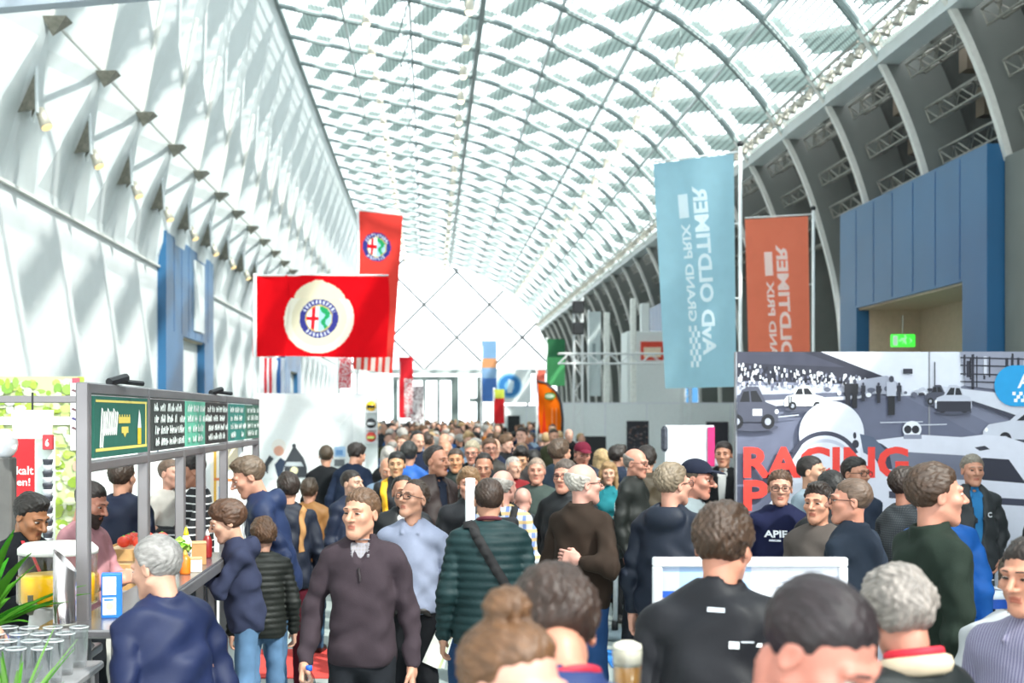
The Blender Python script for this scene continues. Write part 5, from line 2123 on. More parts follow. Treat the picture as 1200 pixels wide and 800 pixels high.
pr = Print()
pr.rect(180, 530, 240, 600, '#f6f4f2').rect(246, 520, 262, 610, '#fbf3e6').rect(250, 523, 253, 608, '#f0b840').rect(250, 560, 262, 563, '#e88a50').rect(256, 570, 262, 590, '#3f8ad0')
pr.build('wall_poster', lambda x, y, l: (xw(x), -.024 - l, zw(y)), bw, None, .001)
# narrow standing poster board
p = W(275, 500, 10.6)
r = empty('poster_column', (p.x, 10.6, 0), label='slim white poster column with orange stripes by the teal menu board', cat='sign')
MB().bevbox((0, 0, p.z / 2), (.13, .06, p.z), .006).build('column', M_PANEL, r)
pr = Print().rect(-.055, p.z - .06, .055, p.z - .045, '#e8874a').rect(-.055, p.z - .42, .055, p.z - .40, '#e8874a').rect(-.05, p.z - .33, .03, p.z - .15, '#f0e2c4')
pr.build('column_print', lambda x, y, l: (x, -.032 - l, y), r, None, .0008)

# backdrop picture of trees
Yp = 10.2
a, b = W(-60, 441, Yp), W(99, 441, Yp)
r = empty('backdrop_picture', (a.x, Yp, 0), label='large backdrop print of sunlit yellow-green trees inside the food stand', cat='picture')
wP, zP = b.x - a.x, a.z
MB().box((wP / 2, .02, zP / 2 + .15), (wP, .03, zP - .3)).build('panel', M_PANEL, r)
pr = Print()
rp_ = random.Random(8)
pr.rect(0, .3, wP, zP, '#b9c890')
for i in range(520):
    x, z = rp_.uniform(.02, wP - .02), rp_.uniform(.9, zP - .02)
    c_ = rp_.choice(['#b8d24a', '#d6e58a', '#eef2d0', '#9cbf3a', '#e9efc8', '#f4f6ea', '#c9dc70'] if x < wP * .93 else ['#d98a7a', '#c9dc70', '#e9c0a8', '#b8d24a'])
    if z > zP - .12 and rp_.random() < .5: c_ = rp_.choice(['#8fbf4a', '#a8cf5a'])
    pr.ell(x, z, rp_.uniform(.012, .05), rp_.uniform(.01, .045), shade(c_, .84), 7)
pr.rect(wP * .3, zP - .36, wP * .98, zP - .30, '#e4e0e6')
pr.rect(wP - .10, zP - .55, wP - .03, zP - .02, '#e8e4ea').rect(wP - .09, zP - .05, wP - .03, zP - .01, '#b05060')
for i in range(5):
    pr.line(wP - .09, zP - .10 - .07 * i, wP - .04, zP - .12 - .07 * i, .018, '#4a3f7a' if i % 2 else '#6a4a50')
pr.build('picture_print', lambda x, y, l: (x, .004 - l, y), r, None, .00004)
for x in (.1, wP - .1):
    MB().box((x, .05, zP / 2), (.05, .05, zP)).build('upright', M_ALU, r)

# red poster with white words
Yr_ = 8.9
a, b = W(13, 514, Yr_), W(46, 640, Yr_)
r = empty('red_poster', (a.x, Yr_, 0), label='red poster with white words behind the dark-haired stand worker', cat='poster')
wR = b.x - a.x
MB().box((wR / 2, .012, a.z / 2), (wR, .02, a.z)).build('panel', mat('poster_red', '#e01f2a', .5), r)
pr = Print().text('skalt', (13.5, 556), (1, 0), (0, -1), '#fbeeee', .02, (26, 10)).text('nen!', (13.5, 569), (1, 0), (0, -1), '#fbeeee', .02, (22, 9))
pr.rect(42.5, 514, 46, 640, '#e6e8e8')
pr.build('words', lambda x, y, l: (W(x, y, Yr_).x - a.x, -l - .001, W(x, y, Yr_).z), r, None, .0006)
# white drum lampshade
p = W(38, 497, 8.2)
r = empty('drum_lamp', (p.x, 8.2, p.z), label='white drum lampshade hanging over the red poster', cat='lamp')
MB().lathe([(.11, -.085), (.125, .085), (.12, .085), (.105, -.085)], n=24, cap=False).build('shade', mat_cloth_thin('lampshade_cloth', '#f6f4f0', .4), r, True)
MB().ball((0, 0, -.02), .035, 10).build('bulb', mat('lamp_bulb', '#fff2d8', .4, emit=3), r, True)
MB().bar((0, 0, .0), (0, 0, 2.19 - p.z + .0), .006, 6).build('cord', M_DARK, r)
MB().bar((-.12, 0, .05), (.12, 0, .05), .005, 5).build('spider', M_STEEL, r)
# round white wall clock-like dispenser at the edge
p = W(5, 520, 8.3)
r = empty('paper_roll_dispenser', (p.x, 8.3, 0), label='white rounded dispenser on dark stand before the red poster', cat='dispenser')
MB().bevbox((0, 0, (p.z - .08) / 2), (.12, .12, p.z - .08), .01).build('stand', mat('grey_box', '#5c5a58', .6), r)
MB().ball((0, 0, p.z), .085, 14, (1, .8, 1.1)).build('housing', M_ALU, r, True)
# stacked cups tower
p = W(56, 512, 8.1)
r = empty('cup_tower', (p.x, 8.1, 0), label='tall rack of stacked dark-rimmed cups with red header card', cat='cup rack')
MB().bevbox((-.03, .05, p.z / 2), (.12, .02, p.z), .004).build('rack_back', mat('rack_pale', '#d6e2da', .5), r)
MB().bevbox((0, .0, .5), (.14, .14, 1.0), .01).build('plinth', M_ALU, r)
MB().bevbox((.0, 0.01, p.z - .03), (.06, .04, .09), .004).build('header', mat('header_red', '#b03038', .5), r)
Print().text('6', (-.012, p.z - .055), (1, 0), (0, 1), '#f2e8e6', .03, (.022, .045)).build('numeral', lambda x, y, l: (x, -.0115 - l, y), r)
for i in range(22):
    MB().lathe([(.024, 1.0 + i * .036), (.032, 1.03 + i * .036), (.032, 1.037 + i * .036)], n=12).build('cup', mat('cup_dark', '#3d4048', .5) if i % 2 else mat('cup_white', '#dfe2e6', .5), r, True)

# juice dispenser
p = W(68, 700, 6.1)
r = empty('juice_dispenser', (p.x, 6.1, 1.0), label='clear round drink dispenser filled with yellow juice', cat='drink dispenser')
hz = 1.0
k_ = 6.1 / FPX
zz = lambda py: W(0, py, 6.1).z - hz
MB().lathe([(.165, zz(706)), (.17, zz(704)), (.172, zz(645)), (.165, zz(642))], n=32, cap=False).build('tank', mat_glass('clear_plastic', '#fdfbf8', .08, 1.0), r, True)
MB().lathe([(.02, zz(634)), (.15, zz(636)), (.176, zz(642)), (.176, zz(648))][::-1], n=32).build('lid', mat('lid_white', '#e9e4de', .4), r, True)
MB().lathe([(.0, zz(705)), (.155, zz(705)), (.160, zz(703)), (.160, zz(673)), (.0, zz(673))], n=32, cap=False).build('juice', mat('yellow_juice', '#ffd21a', .3), r, True)
MB().lathe([(.178, zz(704)), (.180, zz(702)), (.180, zz(675)), (.178, zz(673))], n=32, cap=False).build('yellow_band', mat_glass('yellow_plastic', '#fff0b0', .1, 1.0), r, True)
MB().lathe([(.15, 0), (.16, .02), (.14, .04), (.12, zz(712)), (.17, zz(706))], n=28).build('stand', mat('dispenser_stand', '#d8d4d2', .25, .5), r, True)
MB().bar((-.06, -.17, zz(702)), (-.06, -.23, zz(708)), .018, 10).bar((-.06, -.215, zz(690)), (-.06, -.215, zz(712)), .012, 8).build('tap', mat('tap_dark', '#4a4a3c', .4), r)
# slant-cut steel tube on the ledge
r = empty('steel_cutlery_tube', (W(76, 0, 5.52).x, 5.52, 1.2025), label='slant-cut polished steel tube standing on the ledge', cat='container')
n = 24
V, F = [], []
for zi in (0, 1):
    for rr0 in (.046, .043):
        for i in range(n):
            t_ = 2 * math.pi * i / n
            x, y = rr0 * math.cos(t_), rr0 * math.sin(t_)
            V.append((x, y, (.262 - 1.0 * x) if zi else (0 if rr0 > .045 else .004)))
for i in range(n):
    j = (i + 1) % n
    F += [(i, j, 2 * n + j, 2 * n + i), (n + j, n + i, 3 * n + i, 3 * n + j), (2 * n + i, 2 * n + j, 3 * n + j, 3 * n + i)]
F.append(tuple(range(n, 2 * n)))
link('tube_wall', np_mesh('tube_wall', V, F, mat('polished_steel', '#c4bcbc', .18, .9, vary=.04), None, True), r)
MB().lathe([(.047, 0), (.047, .012)], n=24).build('base_ring', M_STEEL, r, True)


def carton(label, px, Y, w, h, X=None, rz=0.2):
    r = empty('milk_carton', (W(px, 0, Y).x, Y, 1.2025), R(rz * 57), label=label, cat='carton', group='milk cartons on the serving ledge')
    MB().bevbox((0, 0, h / 2), (w, w * .8, h), .003).build('pack', mat('carton_blue', '#1f6fc8', .45), r)
    pr = Print().rect(-w * .42, h * .08, w * .22, h * .47, '#eef2f6').rect(-w * .42, h * .53, w * .22, h * .94, '#eef2f6')
    pr.ell(-w * .1, h * .28, w * .18, h * .09, '#e8b4a0', 14).ell(-w * .1, h * .72, w * .18, h * .09, '#e8a8a8', 14).rect(-w * .36, h * .40, w * .1, h * .44, '#2a78cc')
    pr.build('label_print', lambda x, y, l: (x, -w * .4 - .001 - l, y), r, None, .0004)
    return r


carton('blue and white milk carton pair on the ledge beside the steel tube', 131, 5.75, .085, .185)
# ketchup, mustard, boxes, lettuce on the ledge further along


def bottle(label, px, Y, h, rad, colr, capc, X=None):
    r = empty('sauce_bottle', (W(px, 0, Y).x, Y, 1.2025), label=label, cat='bottle')
    MB().lathe([(rad * .9, 0), (rad, .01), (rad, h * .62), (rad * .6, h * .76), (rad * .4, h * .8)], n=16).build('bottle_body', mat('sauce_' + colr[1:], colr, .35), r, True)
    MB().lathe([(rad * .5, h * .78), (rad * .45, h * .84), (rad * .12, h)], n=14).build('nozzle', mat('noz_' + capc[1:], capc, .4), r, True)
    return r


bottle('white squeeze bottle with yellow nozzle on the ledge', 218, 7.72, .22, .032, '#e9e4da', '#f2d21a')
bottle('orange squeeze bottle on the ledge by the yellow-nozzled one', 217, 7.3, .13, .03, '#ef7a1e', '#f6a040')
bottle('dark red ketchup bottle on the ledge at the boy', 243, 8.15, .17, .028, '#8f2222', '#e6e0da')
for i, (px, Y, w, h, cl) in enumerate(((231, 7.8, .10, .12, '#b98a5a'), (229, 7.42, .07, .07, '#e6dcc8'))):
    r = empty('snack_box', (W(px, 0, Y).x, Y, 1.2025), .2, label='brown cardboard snack box on the ledge' if i == 0 else 'small cream snack box on the ledge before the brown one', cat='box')
    MB().bevbox((0, 0, h / 2), (w, w, h), .004).build('box_body', mat('card_' + cl[1:], cl, .8), r)
    MB().bevbox((0, 0, h + .004), (w * 1.04, w * 1.04, .01), .003).build('lid', mat('cardlid_' + cl[1:], '#caa57a', .8), r)
# bowl of lettuce and tomatoes on the inner counter
r = empty('salad_bowl', (W(202, 0, 7.55).x, 7.55, 1.2025), 0, .70, label='steel bowl heaped with bright green lettuce', cat='bowl')
MB().lathe([(.07, 0), (.13, .06), (.15, .13), (.145, .13), (.12, .06)], n=24).build('bowl', mat('bowl_steel', '#c9c9c9', .2, .8), r, True)
rl = random.Random(2)
for i in range(26):
    a_, rd = rl.uniform(0, 6.28), rl.uniform(0, .12)
    m = MB()
    c0 = Vector((rd * math.cos(a_), rd * math.sin(a_), .15 + rl.uniform(0, .09)))
    Rm = Matrix.Rotation(rl.uniform(-.9, .9), 3, 'X') @ Matrix.Rotation(rl.uniform(0, 6), 3, 'Z')
    pts = [c0 + Rm @ Vector((.045 * math.cos(t_) * (1 + .2 * math.sin(5 * t_)), .035 * math.sin(t_), .012 * math.sin(3 * t_))) for t_ in np.linspace(0, 6.28, 11)[:-1]]
    m.add([c0] + pts, [(0, 1 + q, 1 + (q + 1) % 10) for q in range(10)])
    m.build('lettuce_leaf', mat('lettuce', '#8fc63a' if i % 3 else '#bfe06a', .6, vary=.2), r)
for i in range(9):
    px, Y = (182 + rl.uniform(0, 26)), 7.7 + rl.uniform(-.25, .25)
    o = empty('tomato', (-1.80 + .09 * (i % 3 - 1), 8.40 + .095 * (i // 3 * 1.5), 1.275), label='ripe red tomato in the crate behind the lettuce bowl', cat='tomato', group='tomatoes in the crate')
    MB().ball((0, 0, 0), .042, 12, (1, 1, .85)).build('fruit', mat('tomato_red', '#d8412c', .3), o, True)
    MB().lathe([(.014, .032), (.004, .040)], n=6).build('stem', mat('stem_green', '#5a8a3a', .6), o)
o = empty('vegetable_crate', (-1.80, 8.55, 1.0), label='wooden crate of tomatoes on the inner counter', cat='crate')
for z in (.03, .12, .21):
    for s in (-1, 1):
        MB().box((0, s * .32, z), (.36, .015, .07)).build('slat', mat('crate_wood', '#c79a63', .8, vary=.2), o)
        MB().box((s * .18, 0, z), (.015, .64, .07)).build('slat', mat('crate_wood', '#c79a63', .8, vary=.2), o)
MB().box((0, 0, .12), (.35, .63, .23)).build('liner', mat('liner', '#e4cfa8', .8), o)

# front table with tumblers
tb = empty('glass_table', (-1.50, 4.95, 0), label='low grey side table crowded with empty glasses at the stand corner', cat='table')
MB().bevbox((0, 0, 1.085), (.46, .72, .03), .008).build('table_top', mat('table_steel', '#b5b1b3', .3, .5), tb)
for sx in (-.2, .2):
    for sy in (-.32, .32):
        MB().bar((sx, sy, 0), (sx, sy, 1.08), .018, 8).build('leg', M_POST, tb)
M_TUMB = mat_glass('tumbler_glass', '#f4f6f6', .04, .93)
gl_ = MB().lathe([(.026, .004), (.028, 0), (.036, .15), (.0375, .15), (.0375, .152), (.034, .15), (.025, .012), (.001, .010)], n=18, cap=False).mesh('glass_wall', M_TUMB, True)
gb_ = MB().lathe([(.027, 0), (.028, .012), (.02, .014)], n=18).mesh('glass_foot', mat_glass('thick_glass', '#cfd8d6', .03, .7), True)
gr_ = MB().lathe([(.0365, .149), (.038, .151), (.0365, .153)], n=18, cap=False).mesh('rim', mat('glass_rim', '#e6eaec', .15), True)
spots = []
for i in range(5):
    for j in range(4):
        spots.append((-1.68 + i * .085 + rl.uniform(-.008, .008), 4.70 + j * .155 + rl.uniform(-.01, .01)))
for (x, y) in spots:
    o = empty('tumbler', (x, y, 1.10), label='empty clear tumbler standing among rows of glasses on the side table', cat='glass', group='tumblers on the side table')
    link('glass_wall', gl_, o); link('glass_foot', gb_, o); link('rim', gr_, o)
# stack of blue napkins
o = empty('napkin_stack', (-1.60, 5.34, 1.1), label='stack of striped blue and white napkins behind the tumblers', cat='napkins')
MB().bevbox((.0, -.12, .05), (.10, .08, .10), .006).build('stack', mat('napkin_white', '#dfe4ee', .8), o)
for i in range(4):
    MB().bevbox((.0, -.12, .012 + i * .022), (.104, .084, .006), .001).build('stripe', mat('napkin_blue', '#7f93c4', .8), o)
MB().bevbox((-.01, -.12, .105), (.07, .06, .014), .004).build('top_pack', mat('pack_blue', '#2f5fc8', .5), o)


# --- potted palms at the left edge
def leafy(label, loc, n, length, colr, spread=1.0, pot=.12, name='potted_palm', wid=.022, base_h=.22, seed=1, updown=.5):
    r = empty(name, loc, label=label, cat='plant')
    MB().lathe([(pot * .7, 0), (pot, base_h), (pot * .92, base_h), (pot * .9, base_h - .02)], n=20).build('pot', mat('pot_white', '#d9d5cf', .5), r, True)
    MB().lathe([(pot * .9, base_h - .03), (.001, base_h - .02)], n=16, cap=False).build('soil', mat('soil', '#3a2c20', .9), r)
    rq = random.Random(seed)
    for i in range(n):
        az = rq.uniform(0, 6.28)
        el = rq.uniform(.35, 1.35)
        L_ = length * rq.uniform(.7, 1.1)
        P_, W_ = [], []
        p = Vector((0, 0, base_h - .02))
        d = Vector((math.cos(az) * math.cos(el) * spread, math.sin(az) * math.cos(el) * spread, math.sin(el))).normalized()
        for k in range(9):
            P_.append(p.copy())
            W_.append(wid * math.sin(math.pi * min(1, (k + .6) / 8.8)) + .001)
            p = p + d * L_ / 8
            d = (d + Vector((0, 0, -.10 * updown * (k + 1) / 3))).normalized()
        side = Vector((-math.sin(az), math.cos(az), 0))
        V = []
        for q, w in zip(P_, W_):
            V += [q + side * w, q + Vector((0, 0, -.3 * w)), q - side * w]
        F = []
        for k in range(8):
            a0 = 3 * k
            F += [(a0, a0 + 1, a0 + 4, a0 + 3), (a0 + 1, a0 + 2, a0 + 5, a0 + 4)]
        link('leaf', np_mesh('leaf', V, F, mat_cloth_thin('leaf_' + colr[1:] + str(i % 2), colr if i % 2 else '#4f8a2c', .3, .25), None, True), r)
    return r


leafy('leafy green palm with long arching leaves left of the juice dispenser', (-1.84, 5.45, .95), 34, .50, '#3f8f2a', 1.0, .10, seed=4, wid=.030)
st2 = empty('plant_stand', (-1.84, 5.45, 0), label='dark square plinth under the leafy palm', cat='plinth')
MB().bevbox((0, 0, .475), (.24, .24, .95), .01).build('plinth_body', mat('plinth_dark', '#3a3836', .6), st2)
MB().bevbox((0, 0, .93), (.26, .26, .03), .006).build('plinth_top', mat('plinth_top_dark', '#4a4744', .5), st2)
leafy('small grassy plant with thin upright leaves before the tumblers', (-1.36, 4.42, .95), 30, .34, '#7fae5a', .6, .05, name='grass_plant', wid=.008, base_h=.10, seed=9, updown=.2)
st3 = empty('plant_stand', (-1.36, 4.42, 0), label='slim pale plinth under the grassy plant', cat='plinth')
MB().bevbox((0, 0, .475), (.14, .14, .95), .01).build('plinth_body', mat('plinth_pale', '#a9a6a4', .6), st3)
MB().bevbox((0, 0, .935), (.15, .15, .03), .006).build('plinth_top', mat('plinth_top_pale', '#b9b6b4', .5), st3)
# ------------------------------------------------------------------ people one can tell apart
NAVY, BLACK, SLATE = '#1d2942', '#17181c', '#2b3342'
JEAN, JEANL = '#3d5f8f', '#6f95bd'
HB, HD, HG, HW, HL = '#4a3526', '#211a16', '#8d8a86', '#dcd9d6', '#8a7050'
S1, S2, S3, S4 = '#cf987e', '#d8a48c', '#c08a68', '#b0764f'
NEAR = dict(vox=.0115, hvox=.0045)
MID = dict(vox=.016, hvox=.006)

# foreground, along the food stand
f1 = person('white-haired elderly man in a navy jacket seen from behind by the ledge', 180, 626, 5.15, 222, ('jacket', '#192650', 'shell'), '#23262e', ('short', '#aaa4a0'), S2, 'b', hy=18, hp=10, g=1.10, belly=.3, lean=6, hs=1.04, la='hang', ra='low', **NEAR)
f2 = person('man in plum-brown quarter-zip sweater walking with a bottle', 425, 570, 6.6, -4, ('polo', '#463a41'), '#23262c', ('short', '#6a4c36'), '#d39a80', 'b', hy=-24, g=.96, belly=0, inner=('#a9a2a6', 'check'), opn=1.36, la=((.09, .02, -.28), (.105, -.10, -.50)), ra='hang', hands=('grip', 'relax'), **NEAR)
f3 = person('man with glasses in pale blue-white shirt carrying papers', 489, 561, 8.2, -8, ('shirt', '#a9b0ca'), '#191a1f', ('recede', '#3e3026'), S1, 'a', hy=-30, hp=-12, glasses='#2a1c1a', g=1.0, ra='hang', la='hang', hands=('relax', 'grip'), opn=1.42, **NEAR)
f4 = person('man in dark green quilted jacket with a black shoulder strap', 573, 558, 7.4, 182, ('puffer', '#1a3a3c', 'shell'), '#262a30', ('crop', '#3d2a20'), S1, 'a', g=1.08, **NEAR)
f5 = person('woman with light brown hair bun bowing her head', 603, 722, 2.4, 20, ('jacket', '#2a2a30', 'shell'), '#22252c', ('bun', '#6b482c'), '#dba08c', 'f', hp=9, hy=22, fem=1, la='low', ra='low', **NEAR)
f6 = person('dark brown-haired man in blue jacket with red lanyard beside the bun', 640, 676, 2.95, 202, ('jacket', '#2c3f78', 'shell'), '#22252c', ('wavy', '#3a261c'), '#cf8d74', 'a', hp=30, ht=-8, hy=-6, lean=16, la='low', ra='hold', hands=('relax', 'grip'), **NEAR)
f7 = person('man in black softshell jacket with small white logos on the back', 849, 588, 4.2, 160, ('jacket', '#191920', 'shell'), '#1d1f24', ('medium', '#4a3424'), '#cf8d74', 'a', hy=-12, hp=8, lean=4, g=1.04, la='low', ra='hang', **NEAR)
f8 = person('man with short dark hair bent over close to the board', 992, 682, 2.35, 24, ('jacket', '#8a8578', 'shell'), '#22252c', ('crop', '#2c1e22'), '#d88c7a', 'b', hp=32, hy=20, la='low', ra='low', **NEAR)
f9 = person('grey-haired man with red collar in beige-collared black jacket', 1046, 662, 3.5, 205, ('jacket', '#1a2022', 'shell'), '#22252c', ('medium', '#9a9088'), '#c98a74', 'a', hp=14, hy=-20, ht=6, **NEAR)
f10 = person('dark-haired man in lilac striped shirt at the right edge', 1208, 626, 4.2, -50, ('shirt', '#a9a4bd', 'vstripe'), '#22252c', ('short', '#2a1d16'), '#cf8f74', 'a', hy=-4, hp=5, g=1.08, la='low', **NEAR)
f11 = person('person in white sweater half hidden behind the striped shirt', 1196, 642, 4.95, 160, ('sweater', '#d5d6da'), '#22252c', ('short', '#4a3828'), S1, 'a', g=1.1, **NEAR)

# right group in front of the racing poster
r1 = person('man in dark green sweater in profile before the racing poster', 1092, 540, 5.6, 100, ('polo', '#27332b'), '#1d1f24', ('short', '#4a3424'), '#d3937c', 'c', hy=-6, g=1.06, **NEAR)
r2 = person('man with glasses in slate sweater seen over his shoulder', 1000, 558, 7.2, -138, ('polo', '#2b3444'), '#22252c', ('crop', '#6a5444'), '#d09078', 'b', hy=38, glasses='#2a1c1a', g=1.08, **NEAR)
r3 = person('bearded man in taupe crew-neck sweater listening', 960, 564, 7.9, -42, ('sweater', '#6c625c'), '#22252c', ('quiff', '#2c1f18'), '#cf9378', 'a', hy=4, beard=None, **NEAR)
r4 = person('man with glasses in navy hooded top with white chest lettering', 914, 549, 9.0, -4, ('hoodie', '#1b2046'), JEAN, ('short', '#5a3c28'), '#d49a82', 'c', hy=-8, glasses='#3a2a26', g=1.06, **NEAR)
r5 = person('young dark-haired man in pale grey shirt against the red letters', 949, 532, 10.3, 48, ('shirt', '#9fb0bd'), JEAN, ('crop', '#231a15'), '#d3a084', 'c', hy=10, **MID)
r6 = person('dark-haired man with black glasses against the red letters', 1001, 534, 10.1, 15, ('sweater', '#3a4456'), JEAN, ('short', '#1d1613'), '#cf9378', 'a', hy=15, glasses='#141414', **MID)
r7 = person('black-haired person half hidden behind the taupe sweater', 974, 550, 8.6, 190, ('jacket', BLACK, 'shell'), JEAN, ('short', '#1b1614'), S1, 'a', **MID)
r8 = person('bearded man with glasses and blue lanyard in flecked shirt', 1060, 545, 8.5, 112, ('polo', '#6a6e72', 'fleck'), '#22252c', ('short', '#35241b'), '#cf8d74', 'a', hy=-4, glasses='#141414', beard='#4a3020', **NEAR)
r9 = person('grey-haired man in open grey jacket over blue shirt by the poster', 1139, 531, 10.6, 2, ('jacket', '#3d4143', 'shell'), '#2c3a4c', ('short', '#8f8678'), '#cf9378', 'd', hy=-6, inner=('#3a8fd0',), opn=1.0, la='hang', ra='pocket', **MID)
r10 = person('person in black coat at the right edge beside the poster wall', 1238, 560, 10.2, -20, ('coat', '#22242a', 'shell'), '#22252c', ('short', '#2a1d16'), S1, 'a', **MID)
r11 = person('person in bright blue jacket behind the dark green sweater', 1102, 560, 7.7, 170, ('jacket', '#1f6fd0', 'shell'), '#22252c', ('short', '#3a2a20'), S1, 'a', **MID)

# centre
c1 = person('fair-haired man in dark navy hooded jacket turned away', 786, 540, 7.9, 150, ('hoodie', '#1c2436', 'shell'), '#1f232c', ('short', '#8d7c66'), '#d9a08a', 'b', hy=-28, glasses='#3a2420', g=1.10, **NEAR)
c2 = person('man in navy baseball cap and pale grey shirt', 817, 537, 8.9, 62, ('sweater', '#9aa6ab'), '#22252c', ('crop', '#6a5a4a'), '#cf8d78', 'd', hp=8, cap_col='#23283c', **NEAR)
c3 = person('bald man with glasses in brown sweater, one hand behind his back', 681, 541, 8.25, 138, ('polo', '#3b2d24'), '#2d558c', ('fringe', '#c4bcb2'), '#dba292', 'b', hy=-30, glasses='#1d1512', la='behind', ra='bend', g=1.04, belly=.2, hands=('relax', 'relax'), legkind='denim', **NEAR)
c4 = person('bald man with glasses in black jacket before the white stand wall', 745, 524, 11.6, 62, ('jacket', '#1f2320', 'shell'), '#1d1f24', ('fringe', '#8a827a'), '#d3957e', 'a', hy=-6, hp=6, glasses='#1d1512', **MID)
c5 = person('long-haired blonde woman in teal top holding a white folder', 713, 541, 13.6, -6, ('shirt', '#2a8f9a'), '#1c1e22', ('long', '#a88458'), '#d9a48a', 'f', fem=1, la='bend', ra='bend', **MID)
c6 = person('grey-haired man with glasses in black jacket looking ahead', 663, 537, 9.9, -22, ('jacket', '#1e2024', 'shell'), '#1d1f24', ('short', '#5e5048'), '#d3957e', 'b', hy=-4, glasses='#1d1512', **MID)
c7 = person('man in maroon baseball cap among the crowd', 683, 517, 14.3, 10, ('jacket', '#2a3344', 'shell'), JEAN, ('short', '#6a5a4a'), '#cf8d78', 'a', hp=14, cap_col='#7d1f38', **MID)
c8 = person('brown-haired man in dark teal-blue coat seen from behind', 655, 514, 13.0, 152, ('coat', '#223244', 'shell'), JEAN, ('medium', '#5a4434'), S1, 'a', hy=-20, g=1.1, **MID)
c9 = person('dark-haired man in navy jacket next to the bald man in black', 724, 521, 14.9, 120, ('jacket', '#24324a', 'shell'), JEAN, ('medium', '#2c211b'), S1, 'a', hy=-10, **MID)
c10 = person('dark-haired person turned away before the white display board', 758, 522, 12.9, 175, ('jacket', '#4a3d2a', 'shell'), JEAN, ('medium', '#2a201b'), S1, 'a', **MID)
c11 = person('bald man in blue and yellow plaid shirt with black rucksack', 589, 549, 9.5, 165, ('shirt', '#dfe4ee', 'plaid'), JEAN, ('fringe', '#b9b0a8'), '#dba292', 'b', hy=-20, g=1.08, **MID)
c12 = person('sandy-haired man half hidden by the narrow white sign', 549, 547, 9.9, 6, ('jacket', '#24262a', 'shell'), JEAN, ('medium', '#8d6c4c'), '#d3957e', 'a', hy=-4, **MID)
c13 = person('dark-haired balding man peering over the sandy-haired man', 567, 530, 12.4, -6, ('jacket', '#2a2826', 'shell'), JEAN, ('recede', '#231a15'), '#c98d72', 'd', hp=14, **MID)
c14 = person('dark-haired man in brown leather jacket looking aside', 510, 521, 11.4, 40, ('jacket', '#3a2c2a', 'shell'), '#22252c', ('recede', '#2a201b'), '#c98d72', 'd', hy=12, inner=('#1d2436',), opn=1.15, **MID)
c15 = person('young black-haired man in yellow and black jacket', 465, 528, 12.6, -4, ('jacket', '#22242a', 'shell'), '#22252c', ('short', '#15110f'), '#c99a74', 'c', **MID)
c16 = person('balding man in black coat just behind the pale shirt', 472, 556, 9.5, 4, ('coat', '#1c1d20', 'shell'), '#22252c', ('recede', '#1d1613'), '#c98d72', 'a', hy=4, inner=('#d8d6d4',), opn=1.2, **MID)
c17 = person('person in bright blue jacket behind the yellow and black jacket', 479, 517, 14.4, 170, ('jacket', '#2f6fd0', 'shell'), JEAN, ('medium', '#2c2a28'), S1, 'a', **MID)
c18 = person('bald man in grey-green sweater facing along the aisle', 629, 535, 12.2, -8, ('sweater', '#4d5a55'), JEAN, ('crop', '#a08a78'), '#d3957e', 'b', g=1.06, **MID)
c19 = person('bald-headed person stooping in front of the grey-green sweater', 613, 570, 11.0, 170, ('jacket', '#232a33', 'shell'), JEAN, ('none', '#8a827a'), '#dba292', 'b', brows=True, hp=10, **MID)
c20 = person('dark-haired man looking down at a phone in the aisle', 610, 523, 15.0, -10, ('jacket', '#2a211f', 'shell'), JEAN, ('medium', '#1d1613'), '#cf9a78', 'a', hp=24, la='bend', ra='bend', **MID)
c21 = person('man with glasses and brown hair in the packed aisle', 574, 512, 15.4, 6, ('jacket', '#3a3430', 'shell'), JEAN, ('short', '#6a4a34'), '#d3957e', 'b', glasses='#1d1512', **MID)
c22 = person('grey-haired man with glasses and pale collar in the packed aisle', 553, 515, 14.8, -12, ('suit', '#2b2f36'), JEAN, ('short', '#b0a48a'), '#d3957e', 'a', glasses='#1d1512', hp=10, inner=('#e4e2e0',), opn=1.2, **MID)
c23 = person('cropped-haired man in dark green jacket in the packed aisle', 534, 524, 13.4, -4, ('jacket', '#1f2a26', 'shell'), JEAN, ('crop', '#4a3a30'), '#c98d66', 'a', **MID)
c24 = person('woman with blonde hair behind the maroon cap', 705, 526, 15.9, 195, ('jacket', '#6a5a44', 'shell'), JEAN, ('long', '#c9a878'), S2, 'f', fem=1, **MID)
c25 = person('black-suited man beside the display board with magenta edge', 848, 516, 13.2, -20, ('suit', '#17181c'), '#17181c', ('short', '#2a1a15'), '#c98d72', 'c', inner=('#e8e6e4',), opn=1.15, **MID)

# by the food stand
l1 = person('tall man in navy hooded jacket with white zip cords at the ledge', 284, 535, 8.95, -82, ('hoodie', '#24355c', 'shell'), JEANL, ('quiff', '#6d5a48'), '#d49a82', 'a', hp=12, hy=4, lean=13, legkind='denim', la='bend', ra='bend', **NEAR)
l2 = person('boy in purple-blue hooded top leaning on the serving ledge', 262, 586, 8.2, -80, ('hoodie', '#3a3f5a'), JEANL, ('kid', '#5a3a26'), '#dba890', 'k', hp=10, lean=8, la='chin', ra='chin', hs=1.12, legkind='denim', g=.88, **NEAR)
l3 = person('child in black quilted jacket with grey-green hood behind the boy', 309, 606, 8.6, -165, ('puffer', '#232622', 'shell'), JEANL, ('kid', '#6a4a34'), S2, 'k', hs=1.14, legkind='denim', g=.9, **NEAR)
l4 = person('person in navy jacket and maroon trousers behind the tall man', 338, 553, 10.1, 195, ('jacket', '#1e2436', 'shell'), '#5d1526', ('medium', '#33251d'), S1, 'a', **MID)
l5 = person('dark-haired man in black suit from behind at the white wall', 382, 521, 15.6, 182, ('suit', '#191b1f'), '#191b1f', ('short', '#4a3a28'), S1, 'a', **MID)
